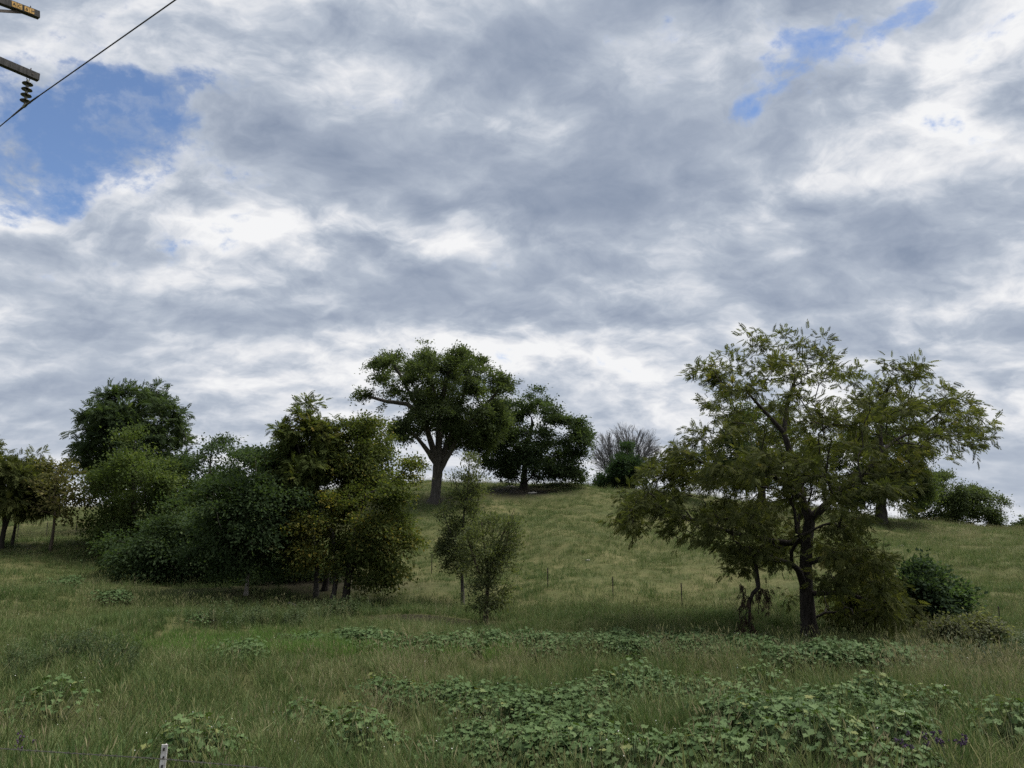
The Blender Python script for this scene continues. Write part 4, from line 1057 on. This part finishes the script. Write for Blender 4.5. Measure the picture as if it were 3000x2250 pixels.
BANDZ = [(1560, 2260, 420, 60), (1330, 2085, 320, 42), (1900, 2060, 260, 42), (2280, 2160, 260, 75), (1620, 2130, 240, 50), (2600, 2180, 120, 50), (2150, 2270, 300, 40), (2540, 2100, 120, 40), (1250, 1924, 160, 26), (1450, 1909, 160, 26), (1600, 1924, 150, 30), (1830, 1914, 170, 36), (2020, 1919, 150, 30), (1060, 1904, 110, 16), (880, 1904, 90, 12), (2180, 1934, 130, 22), (2480, 1954, 150, 22), (2620, 1959, 120, 24),
         (700, 1939, 90, 12), (330, 1769, 60, 14), (170, 1724, 70, 10), (550, 1834, 40, 6), (2350, 1964, 100, 18), (2750, 1970, 60, 20)]

tA = [tuft('grass_tuft', 26, 0.36, 0.13, 0.0095, GRASS, 40 + s, lean=0.75, seeds=0.10) for s in range(5)]
tB = [tuft('stalk_tuft', 13, 0.46, 0.12, 0.006, GRASS, 60 + s, lean=0.40, seeds=0.75) for s in range(4)]
tC = [tuft('short_tuft', 34, 0.22, 0.26, 0.013, GRASS, 70 + s, lean=0.8, seeds=0.08, seg=2) for s in range(5)]
tD = [tuft('lush_tuft', 40, 0.42, 0.16, 0.009, LUSH, 80 + s, lean=0.55, hv=0.25) for s in range(3)]
tE = [tuft('tall_tuft', 30, 0.40, 0.22, 0.014, GRASS, 86 + s, lean=0.6, seeds=0.3, seg=2) for s in range(4)]
hA = [herb('herb', 0.50, 5, 22, 0.11, 0.24, HERB, 90 + s) for s in range(3)]
mP = [mallow_patch_mesh('mallow', 120 + s, 0.45, 0.48, 84) for s in range(4)]

# 1 foreground grass
x, y, r = field_points(21000, 5.0, 30.0, 1, 0.80)
u, v = project(x, y, H(x, y))
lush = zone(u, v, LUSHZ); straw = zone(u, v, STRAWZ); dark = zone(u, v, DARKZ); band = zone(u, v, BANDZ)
keep = (dirt_shade_at(x, y) < 0.35 + 0.3 * r.uniform(0, 1, len(x))) & (plant_shade(x, y) > 1.12) & (lush < 0.25 + 0.75 * r.uniform(0, 1, len(x))) & (r.uniform(0, 1, len(x)) > band * 0.7)
x, y, straw, dark = x[keep], y[keep], straw[keep], dark[keep]; n = len(x)
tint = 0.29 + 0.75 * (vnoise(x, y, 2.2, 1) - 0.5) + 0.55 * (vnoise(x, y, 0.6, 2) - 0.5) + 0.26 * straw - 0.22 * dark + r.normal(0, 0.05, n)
scl = (0.42 + 1.15 * vnoise(x, y, 0.9, 3)) * r.uniform(0.75, 1.25, n) * (1 - 0.25 * np.clip((y - 14) / 8, 0, 1))
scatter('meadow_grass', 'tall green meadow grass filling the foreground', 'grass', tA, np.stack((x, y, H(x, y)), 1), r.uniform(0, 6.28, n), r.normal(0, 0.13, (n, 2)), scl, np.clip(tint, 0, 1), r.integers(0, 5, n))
# 2 seed stalks
x, y, r = field_points(9000, 5.0, 30.0, 2, 0.80)
u, v = project(x, y, H(x, y))
straw = zone(u, v, STRAWZ); pr = 0.16 + 0.75 * straw + 0.5 * np.clip(vnoise(x, y, 1.4, 5) - 0.5, 0, 1)
keep = (r.uniform(0, 1, len(x)) < pr) & (dirt_shade_at(x, y) < 0.4) & (zone(u, v, LUSHZ) < 0.5) & (plant_shade(x, y) > 1.12) & (zone(u, v, BANDZ) < 0.5)
x, y = x[keep], y[keep]; n = len(x)
scatter('seed_stalks', 'straw coloured seed stalks standing in the foreground grass', 'grass', tB, np.stack((x, y, H(x, y)), 1), r.uniform(0, 6.28, n), r.normal(0, 0.12, (n, 2)),
        r.uniform(0.7, 1.15, n), np.clip(0.44 + r.normal(0, 0.12, n) + 0.12 * zone(u[keep], v[keep], STRAWZ), 0, 1), r.integers(0, 4, n))
# 3 pasture on the slope
x, y, r = field_points(34000, 24.0, 84.0, 3, 0.72)
keep = (r.uniform(0, 1, len(x)) > dirt_shade_at(x, y) * 1.15) & ((vnoise(x * 0.5, y, 1.2, 33) > 0.36) | (r.uniform(0, 1, len(x)) < 0.35))
x, y = x[keep], y[keep]; n = len(x)
u, v = project(x, y, H(x, y))
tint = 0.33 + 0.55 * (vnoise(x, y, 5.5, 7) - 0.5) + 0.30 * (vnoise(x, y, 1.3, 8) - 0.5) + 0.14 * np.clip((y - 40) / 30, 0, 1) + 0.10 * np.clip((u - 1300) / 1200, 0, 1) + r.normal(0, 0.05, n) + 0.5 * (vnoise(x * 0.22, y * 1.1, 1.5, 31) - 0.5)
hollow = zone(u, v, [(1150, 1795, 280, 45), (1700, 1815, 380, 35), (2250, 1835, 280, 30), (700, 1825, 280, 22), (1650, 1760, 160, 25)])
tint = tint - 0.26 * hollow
scl = (1 + 0.35 * hollow) * (0.55 + 0.75 * vnoise(x, y, 2.4, 9)) * r.uniform(0.75, 1.25, n) * (1 + 0.35 * np.clip((u - 2500) / 400, 0, 1))
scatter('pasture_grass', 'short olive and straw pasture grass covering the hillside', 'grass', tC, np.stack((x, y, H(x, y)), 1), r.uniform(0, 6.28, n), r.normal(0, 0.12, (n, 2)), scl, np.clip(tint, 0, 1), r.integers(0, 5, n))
# 4 coarser tussocks on the slope
x, y, r = field_points(9000, 24.0, 82.0, 4, 0.75)
keep = (vnoise(x, y, 2.0, 11) > 0.50 + 0.12 * r.uniform(0, 1, len(x))) & (dirt_shade_at(x, y) < 0.3)
x, y = x[keep], y[keep]; n = len(x)
scatter('tussock_grass', 'taller darker tussocks scattered over the hillside', 'grass', tE, np.stack((x, y, H(x, y)), 1), r.uniform(0, 6.28, n), r.normal(0, 0.1, (n, 2)),
        r.uniform(0.6, 1.15, n), np.clip(0.30 + 0.5 * (vnoise(x, y, 4.0, 12) - 0.5) + r.normal(0, 0.06, n), 0, 1), r.integers(0, 4, n))
# 5 far field on the left
x, y, r = field_points(9000, 82.0, 135.0, 5, 0.9)
n = len(x)
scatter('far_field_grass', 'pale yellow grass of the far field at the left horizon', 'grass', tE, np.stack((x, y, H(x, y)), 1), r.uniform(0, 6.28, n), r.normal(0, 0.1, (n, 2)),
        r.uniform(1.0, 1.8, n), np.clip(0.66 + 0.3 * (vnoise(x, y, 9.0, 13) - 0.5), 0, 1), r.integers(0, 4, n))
# 6 bright wet grass along the stream
x, y, r = field_points(14000, 18.0, 27.0, 6, 1.0)
u, v = project(x, y, H(x, y)); keep = zone(u, v, LUSHZ) * (0.30 + 1.5 * vnoise(x, y, 0.7, 41)) > 0.15 + 0.60 * r.uniform(0, 1, len(x)); x, y = x[keep], y[keep]; n = len(x)
scatter('stream_grass', 'bright green lush grass along the stream', 'grass', tD, np.stack((x, y, H(x, y)), 1), r.uniform(0, 6.28, n), r.normal(0, 0.10, (n, 2)),
        r.uniform(0.7, 1.15, n), np.clip(0.45 + 0.5 * (vnoise(x, y, 1.0, 14) - 0.5) + r.normal(0, 0.06, n), 0, 1), r.integers(0, 3, n))
# 7 broad band of mallow in the hollow
x, y, r = field_points(13000, 7.5, 40.0, 7, 0.85)
u, v = project(x, y, H(x, y)); keep = zone(u, v, BANDZ) * (0.55 + 0.9 * vnoise(x, y, 1.1, 15)) > 0.42 + 0.5 * r.uniform(0, 1, len(x)); x, y = x[keep], y[keep]; n = len(x)
scatter('mallow_cover', 'low band of grey green mallow leaves along the hollow', 'ground cover', mP, np.stack((x, y, H(x, y)), 1), r.uniform(0, 6.28, n), r.normal(0, 0.08, (n, 2)),
        r.uniform(0.65, 1.1, n), np.clip(0.40 + 0.4 * (vnoise(x, y, 1.5, 16) - 0.5) + r.normal(0, 0.06, n), 0, 1), r.integers(0, 4, n))
# 8 weeds
x, y, r = field_points(16000, 7.0, 34.0, 8, 0.9)
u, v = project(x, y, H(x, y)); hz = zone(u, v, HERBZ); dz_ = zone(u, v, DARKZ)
keep = (np.maximum(hz * 0.9, dz_ * 0.75) + 0.10 * np.clip(vnoise(x, y, 2.0, 18) * 3 - 1.7, 0, 1) > 0.30 + 0.6 * r.uniform(0, 1, len(x))) & (plant_shade(x, y) > 0.8); x, y, dz_ = x[keep], y[keep], dz_[keep]; n = len(x)
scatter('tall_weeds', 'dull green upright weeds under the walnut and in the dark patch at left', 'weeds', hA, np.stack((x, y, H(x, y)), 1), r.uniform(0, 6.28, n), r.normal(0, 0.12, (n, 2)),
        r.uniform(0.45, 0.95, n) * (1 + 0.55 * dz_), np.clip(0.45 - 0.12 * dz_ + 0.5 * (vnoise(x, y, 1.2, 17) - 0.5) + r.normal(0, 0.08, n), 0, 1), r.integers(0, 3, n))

# ------------------------------------------------------------------ fences
WHITE = plain_mat('worn_white_paint', (0.42, 0.40, 0.39), (0.72, 0.70, 0.69), 14, 0.7, 0, 0.3)
RUST = plain_mat('rusty_steel', (0.035, 0.028, 0.024), (0.09, 0.075, 0.062), 60, 0.75, 0.3)
WIRE = plain_mat('old_wire', (0.06, 0.055, 0.05), (0.14, 0.13, 0.12), 90, 0.6, 0.5)
DARKM = plain_mat('dark_hole', (0.015, 0.013, 0.012), (0.04, 0.034, 0.03), 60, 0.9)

yp = 5.3
top = pt(483, 2181, yp); bot = np.array((top[0] - 0.03, yp, H(top[0], yp) - 0.1))
post = thing('fence_post', 'white painted steel fence post with dark studs at the bottom left', 'post', tuple(bot))
ax = (top - bot); hl = np.linalg.norm(ax) / 2; ax /= np.linalg.norm(ax)
mb = MB(); ce = (top + bot) / 2
xv = np.array((1, 0.08, 0.0)); yv_ = np.array((-0.08, 1, 0))
mb.box(ce, xv * 0.019, yv_ * 0.003, ax * hl); mb.box(ce + yv_ * 0.018, xv * 0.003, yv_ * 0.0148, ax * (hl - 0.004))
mb.build('post_body', WHITE, post, bot)
for k in range(12):
    mb = MB(); c = top - ax * (0.028 + 0.052 * k) - yv_ * 0.0055 + xv * (0.002 if k % 2 else -0.001)
    mb.box(c, xv * 0.0045, yv_ * 0.0035, ax * 0.009); mb.build('stud', DARKM, post, bot)

# barbed wire, twisted from two strands
za = pt(483, 2222, yp - 0.01)
A_, B_ = pt(0, 2185, 5.58), pt(1000, 2262, 5.05)
dL = (A_ - za) / np.linalg.norm(A_ - za); dR = (B_ - za) / np.linalg.norm(B_ - za)
P_l, P_r = za + dL * 8.0, za + dR * 8.0
wpts = []
for s in np.linspace(0, 1, 380):
    wpts.append(P_l + (za - P_l) * s - np.array((0, 0, 0.10 * s * (1 - s))))
for s in np.linspace(0, 1, 380)[1:]:
    wpts.append(za + (P_r - za) * s - np.array((0, 0, 0.10 * s * (1 - s))))
wpts = np.array(wpts); wpts[:, 1] -= 0.012
bw = thing('barbed_wire', 'single strand of twisted barbed wire crossing the bottom left', 'wire', tuple(za))
ph = np.arange(len(wpts)) * 1.1
for off in (0, math.pi):
    q = wpts.copy(); q[:, 1] += 0.003 * np.cos(ph + off); q[:, 2] += 0.003 * np.sin(ph + off)
    mb = MB(); mb.tube(q, 0.0019, 4); mb.build('strand', WIRE, bw, za)
r = np.random.default_rng(3)
for k in range(8, 752, 6):
    c = wpts[k]
    if abs(c[0]) > 5: continue
    mb = MB()
    for q in range(2):
        d = np.array((r.normal(0, 0.3), r.normal(0, 1), r.normal(0, 1))); d /= np.linalg.norm(d)
        mb.tube([c - d * 0.016, c + d * 0.016], [0.0012, 0.0012], 3)
    mb.build('barb', WIRE, bw, za)

def steel_post(u, vtop, vbot, y, label, group):
    b = on_ground(u, vbot) if y is None else np.array((pt(u, vbot, y)[0], y, 0.0))
    b[2] = H(b[0], b[1])
    tz = pt(u, vtop, b[1])[2]
    t = thing('field_post', label, 'post', tuple(b), group)
    mb = MB(); h_ = max(0.5, tz - b[2]); c = np.array((0, 0, h_ / 2 - 0.1))
    mb.box(c, (0.021, 0, 0), (0, 0.004, 0), (0, 0, h_ / 2 + 0.1)); mb.box(c + np.array((0, 0.018, -0.002)), (0.004, 0, 0), (0, 0.0138, 0), (0, 0, h_ / 2 + 0.097))
    mb.build('post_body', RUST, t)
    for k in range(3):
        mb = MB(); mb.box((0, -0.008, h_ * (0.35 + 0.28 * k)), (0.03, 0, 0), (0, 0.0035, 0), (0, 0, 0.006)); mb.build('wire_clip', WIRE, t)
    return b, h_
GP = 'thin rusty posts of the pasture fence'
steel_post(1265, 1622, 1653, 37.5, 'thin rusty post between the clump and the saplings', GP)
steel_post(1605, 1664, 1728, 33.0, 'thin rusty post on the slope just right of the saplings', GP)
steel_post(1796, 1690, 1742, 32.0, 'thin rusty post in the middle of the open slope', GP)
steel_post(1998, 1708, 1770, 30.0, 'thin rusty post on the slope left of the walnut branches', GP)
steel_post(2933, 1800, 1850, 25.0, 'thin rusty post in the weeds behind the bramble at right', GP)
GL = 'dark posts of the far left fence'
pA, _ = steel_post(136, 1530, 1564, 47.0, 'dark far post left of the bent thin tree', GL)
pB, _ = steel_post(222, 1532, 1566, 47.5, 'dark far post right of the bent thin tree', GL)
pC, _ = steel_post(52, 1530, 1562, 46.5, 'dark far post between the trunks at the left edge', GL)
wf = thing('wire_fence', 'thin horizontal wires of the far left fence', 'fence', tuple(pA))
dv = (pB - pC) / np.linalg.norm(pB - pC)
for k in range(4):
    mb = MB(); zz = np.array((0, 0, 0.25 + 0.25 * k))
    mb.tube([pC - dv * 6 + zz, pC + zz, pA + zz, pB + zz, pB + dv * 3 + zz], 0.006, 3); mb.build('wire', WIRE, wf, pA)

# pale stones and a fallen stick
STONE = plain_mat('pale_limestone', (0.20, 0.19, 0.165), (0.38, 0.36, 0.33), 9, 0.9, 0, 0.4)
for k, (u, v, s, lab) in enumerate([(1722, 1643, 0.09, 'small pale stone in the middle of the slope'), (2640, 1600, 0.12, 'pale flat stone on the right slope below the ridge trunk'), (2690, 1612, 0.14, 'widest pale stone on the right slope'),
                                    (1560, 1446, 0.26, 'pale root or stone right of the round tree trunk'), (1496, 1428, 0.3, 'pale stone left of the round tree trunk'), (1770, 1428, 0.3, 'white stone on the crest left of the blackish bush')]):
    g = on_ground(u, v); r = np.random.default_rng(k)
    import bmesh
    bm = bmesh.new(); bmesh.ops.create_icosphere(bm, subdivisions=2, radius=1.0)
    for q in bm.verts: q.co = Vector((q.co.x * s * 1.5, q.co.y * s * 0.8, q.co.z * s * 0.45)) * (1 + r.normal(0, 0.07))
    me = bpy.data.meshes.new('stone'); bm.to_mesh(me); bm.free(); me.materials.append(STONE)
    tag(link('stone', me, loc=(g[0], g[1], g[2] + s * 0.12)), lab, 'stone')
a, b = on_ground(845, 1778), on_ground(880, 1788)
mb = MB(); mb.tube([a + (0, 0, 0.15), (a + b) / 2 + (0, 0, 0.13), b + (0, 0, 0.06)], [0.05, 0.045, 0.03], 7)
tag(mb.build('fallen_branch', B_PALE, None, a, True, tuple(a)), 'short pale fallen branch at the foot of the clump', 'branch')

# purple ironweed and small white flowers
PURPLE = plain_mat('purple_flower', (0.045, 0.028, 0.055), (0.10, 0.062, 0.115), 60, 0.8)
PETAL = plain_mat('white_flower', (0.45, 0.45, 0.42), (0.7, 0.7, 0.66), 60, 0.8)
for k, (u, v, lab) in enumerate([(2690, 2300, 'purple flowered weed at the bottom edge left of its larger neighbour'), (2790, 2300, 'larger purple flowered weed at the bottom right'), (50, 2300, 'purple flowered weed in the bottom left corner')]):
    g = on_ground(u, v); r = np.random.default_rng(70 + k)
    t = thing('ironweed', lab, 'plant', tuple(g))
    ms_ = MB(); mf = MB()
    for q in range(14 if k == 1 else 7):
        a = r.uniform(0, 6.28); d = 0.05 + 0.16 * r.uniform(); h_ = r.uniform(0.34, 0.5)
        p = np.array((d * math.cos(a), d * math.sin(a), h_))
        ms_.tube([p * (0.2, 0.2, 0), p * (0.7, 0.7, 0.6), p], [0.004, 0.003, 0.002], 4, False)
        for i in range(5):
            c = p + r.normal(0, 0.014, 3)
            mf.lathe(c, (r.normal(0, 0.3), r.normal(0, 0.3), 1), [(-0.012, 0.003), (0.0, 0.011), (0.012, 0.008)], 6)
    ms_.build('stems', STEM, t); mf.build('flower_heads', PURPLE, t)
wx, wy, r = field_points(2600, 8.0, 24.0, 55, 0.9)
keep = vnoise(wx, wy, 1.6, 21) > 0.56; wx, wy = wx[keep], wy[keep]
wp = np.stack((wx, wy, H(wx, wy) + r.uniform(0.25, 0.55, len(wx))), 1)
n = len(wp)
link_o = link('white_flowers', leaves_mesh('white_flowers', wp, r.normal(0, 1, (n, 3)), r.normal(0, 1, (n, 3)), r.uniform(0.012, 0.022, n), r.uniform(0, 1, n), 'kite', PETAL))
tag(link_o, 'tiny white flower specks scattered through the foreground grass', 'flowers', kind='stuff')

# ------------------------------------------------------------------ power line
WOOD = bark_mat('weathered_timber', (0.030, 0.029, 0.029), (0.085, 0.082, 0.080), 8.0, 0.4)
GALV = plain_mat('galvanised_steel', (0.20, 0.20, 0.20), (0.34, 0.34, 0.33), 40, 0.55, 0.6)
PORC = plain_mat('brown_porcelain', (0.018, 0.016, 0.018), (0.03, 0.026, 0.028), 30, 0.15, 0, 0, 0.6)
CAPM = plain_mat('insulator_cap', (0.14, 0.14, 0.11), (0.24, 0.24, 0.19), 60, 0.6, 0.3)
TAG = plain_mat('orange_tag', (0.36, 0.20, 0.045), (0.50, 0.30, 0.08), 25, 0.7)
INK = plain_mat('dark_ink', (0.02, 0.016, 0.012), (0.035, 0.03, 0.02), 20, 0.8)
CABLE = plain_mat('conductor', (0.03, 0.03, 0.032), (0.07, 0.07, 0.072), 40, 0.6, 0.4)

E2 = pt(113, 228, 11.0)                                    # outer end of the lower arm
d0 = ray(0, 180); yl = (E2[2] - CAMZ) / d0[2]; Lf = pt(0, 180, yl)
adir = Lf - E2; adir[2] = 0; adir /= np.linalg.norm(adir)   # towards the pole, out of the frame
perp = np.array((-adir[1], adir[0], 0))
if perp[1] > 0: perp = -perp                                # the arm face that looks at the camera
E1 = pt(114, 45, 11.0)
best = None                                                 # the upper arm hangs a little out of level
for k_t in np.linspace(-0.45, 0.25, 141):
    dd_ = adir + np.array((0, 0, k_t))
    tt = np.linspace(0.2, 2.5, 400); pp_ = E1 + dd_ * tt[:, None]
    uu, vv = project(pp_[:, 0], pp_[:, 1], pp_[:, 2]); j_ = int(np.argmin(np.abs(uu)))
    if best is None or abs(vv[j_] - 2) < best[0]: best = (abs(vv[j_] - 2), k_t, tt[j_])
adir1 = adir + np.array((0, 0, best[1])); adir1 /= np.linalg.norm(adir1); MPP = best[2] / 114.0
PO = E2 + adir * 1.9 - perp * 0.165
foot = np.array((PO[0], PO[1], float(H(PO[0], PO[1]))))
pole = thing('utility_pole', 'wooden power pole crossarms with braces entering at the top left corner', 'utility pole', tuple(foot))
mb = MB(); tp_ = np.array((PO[0], PO[1], E1[2] + 0.5))
mb.tube([foot - (0, 0, 0.2), foot * 0.5 + tp_ * 0.5, tp_], [0.17, 0.15, 0.125], 16); mb.build('pole', WOOD, pole, foot, True)
UPZ = np.array((0, 0, 1.0))
HW, HH = 0.044, 0.056
arms = []
for E, ad in ((E2, adir), (E1, adir1)):
    upv = np.cross(perp, ad); upv = upv if upv[2] > 0 else -upv
    mb = MB(); c = E + ad * 1.9
    mb.box(c, ad * 1.9, perp * HW, upv * HH)
    arms.append((mb.build('crossarm', WOOD, pole, foot), E, ad, upv))
    bolt = MB(); bolt.lathe(E + ad * 0.12, upv, [(-HH - 0.02, 0.008), (HH + 0.05, 0.008)], 8); bolt.build('bolt', RUST, arms[-1][0], foot)
    bolt = MB(); bolt.lathe(E + ad * 0.10, perp, [(HW + 0.001, 0.014), (HW + 0.006, 0.014), (HW + 0.006, 0.0)], 10); bolt.build('bolt_head', RUST, arms[-1][0], foot)
def brace(a, b, w_, mat, par_):
    mb = MB(); d = (b - a); l = np.linalg.norm(d) / 2; d /= 2 * l
    n_ = np.cross(d, perp); n_ /= np.linalg.norm(n_)
    mb.box((a + b) / 2, d * l, perp * w_ * 0.35, n_ * w_); return mb.build('brace', mat, pole, foot)
brace(arms[1][1] + adir1 * 0.26 - arms[1][3] * (HH + 0.004), PO + perp * 0.16 + UPZ * (E1[2] + adir1[2] * 1.9 - PO[2] - 0.70), 0.022, RUST, pole)
brace(arms[0][1] + adir * 0.72 - UPZ * (HH + 0.008), PO + perp * 0.16 + UPZ * (E2[2] - PO[2] - 0.62), 0.018, GALV, pole)
# orange tags with dark characters on the upper arm
def glyph(ch, size):
    cu = bpy.data.curves.new('glyph', 'FONT'); cu.body = ch; cu.size = size; cu.align_x = 'CENTER'; cu.align_y = 'CENTER'; cu.extrude = 0.0008
    ob = bpy.data.objects.new('glyph_tmp', cu); COL.objects.link(ob)
    dg = bpy.context.evaluated_depsgraph_get(); me = bpy.data.meshes.new_from_object(ob.evaluated_get(dg)); bpy.data.objects.remove(ob)
    me.materials.clear(); me.materials.append(INK); return me
fa = arms[1][1] + perp * (HW + 0.003)
ex = -adir1
for ch, s in (('A', 77 * MPP), ('C', 61 * MPP), ('6', 40 * MPP), ('I', 25 * MPP)):
    c = fa + adir1 * s
    mb = MB(); mb.box(c, adir1 * 0.034, perp * 0.002, arms[1][3] * 0.043)
    tg = mb.build('number_tag', TAG, arms[1][0], foot)
    me = glyph(ch, 0.075)
    lo = link('character', me, tg)
    m4 = Matrix.Identity(4); pz = np.asarray(perp)
    for k, vec in enumerate((ex, arms[1][3], pz)):
        for q in range(3): m4[q][k] = vec[q]
    p = c + perp * 0.0045 - foot
    for q in range(3): m4[q][3] = p[q]
    lo.matrix_local = m4

# insulator string under the lower arm
top_i = arms[0][1] + adir * 0.14 - UPZ * HH
ins = thing('insulator_string', 'string of four dark disc insulators hanging from the lower crossarm', 'insulator', tuple(top_i))
mb = MB(); ring = [top_i - UPZ * 0.035 + 0.022 * (adir * math.cos(t_) + UPZ * math.sin(t_)) for t_ in np.linspace(0, 2 * math.pi, 13)]
mb.tube(ring, 0.006, 6); mb.build('hook', RUST, ins, top_i)
zt = -0.055
for k in range(4):
    c = top_i + UPZ * (zt - 0.098 * k)
    mb = MB(); mb.lathe(c, -UPZ, [(0, 0.0), (0.0, 0.020), (0.035, 0.026), (0.045, 0.024)], 14); mb.build('cap', CAPM, ins, top_i, True)
    mb = MB(); mb.lathe(c, -UPZ, [(0.040, 0.022), (0.048, 0.050), (0.062, 0.074), (0.070, 0.078), (0.072, 0.072), (0.066, 0.060), (0.072, 0.045), (0.066, 0.030), (0.08, 0.014), (0.1, 0.012)], 24); mb.build('disc', PORC, ins, top_i, True)
W0 = top_i + UPZ * (zt - 0.098 * 4 - 0.05)
mb = MB(); mb.lathe(W0 + UPZ * 0.05, -UPZ, [(0, 0.012), (0.02, 0.02), (0.06, 0.024), (0.075, 0.012)], 10); mb.box(W0, perp * 0.06, adir * 0.016, UPZ * 0.014); mb.build('clamp', CAPM, ins, top_i)

# the conductor: one span to the far left, one over the camera to the right
pu, pv = project(*W0)
dz1 = W0[2] - CAMZ
q1 = pt(515, 0, dz1 / ray(515, 0)[2] * 0.985); q1[2] = CAMZ + ray(515, 0)[2] * q1[1]
q2 = pt(0, 370, (dz1 - 0.02) / ray(0, 370)[2])
dN = (q1 - W0); dN /= np.linalg.norm(dN[:2]); dF = (q2 - W0); dF /= np.linalg.norm(dF[:2])
def span(d, length, n):
    s = np.linspace(0, 1, n)[:, None] ** 1.5 * length
    sl = d[2]; sag = -sl / length if sl < 0 else 0.0002
    p = W0 + s * np.array((d[0], d[1], 0)); p[:, 2] += (sl * s[:, 0] + sag * s[:, 0] ** 2)
    return p
wire_p = np.vstack((span(dF, 75.0, 60)[::-1], span(dN, 75.0, 60)[1:]))
mb = MB(); mb.tube(wire_p, 0.0095, 6)
pl = thing('power_line', 'black overhead conductor running diagonally across the top left sky', 'cable', tuple(W0))
mb.build('conductor', CABLE, pl, W0, True)
mb = MB(); ar = [W0 + dF * s for s in (0.5, 0.25, 0.1)] + [W0] + [W0 + dN * s for s in (0.1, 0.25, 0.5)]
mb.tube(ar, [0.011, 0.014, 0.016, 0.016, 0.016, 0.014, 0.011], 8); mb.build('armour_rod', CABLE, pl, W0, True)
for s_, d in ((0.42, dF), (0.36, dN)):
    c = W0 + d * s_
    mb = MB(); mb.tube([c - (0, 0, 0.005), c + np.array((0.02, 0.0, 0.03))], [0.012, 0.006], 6); mb.tube([c - perp * 0.03, c + perp * 0.03], 0.011, 6); mb.build('spacer_clip', CABLE, pl, W0)
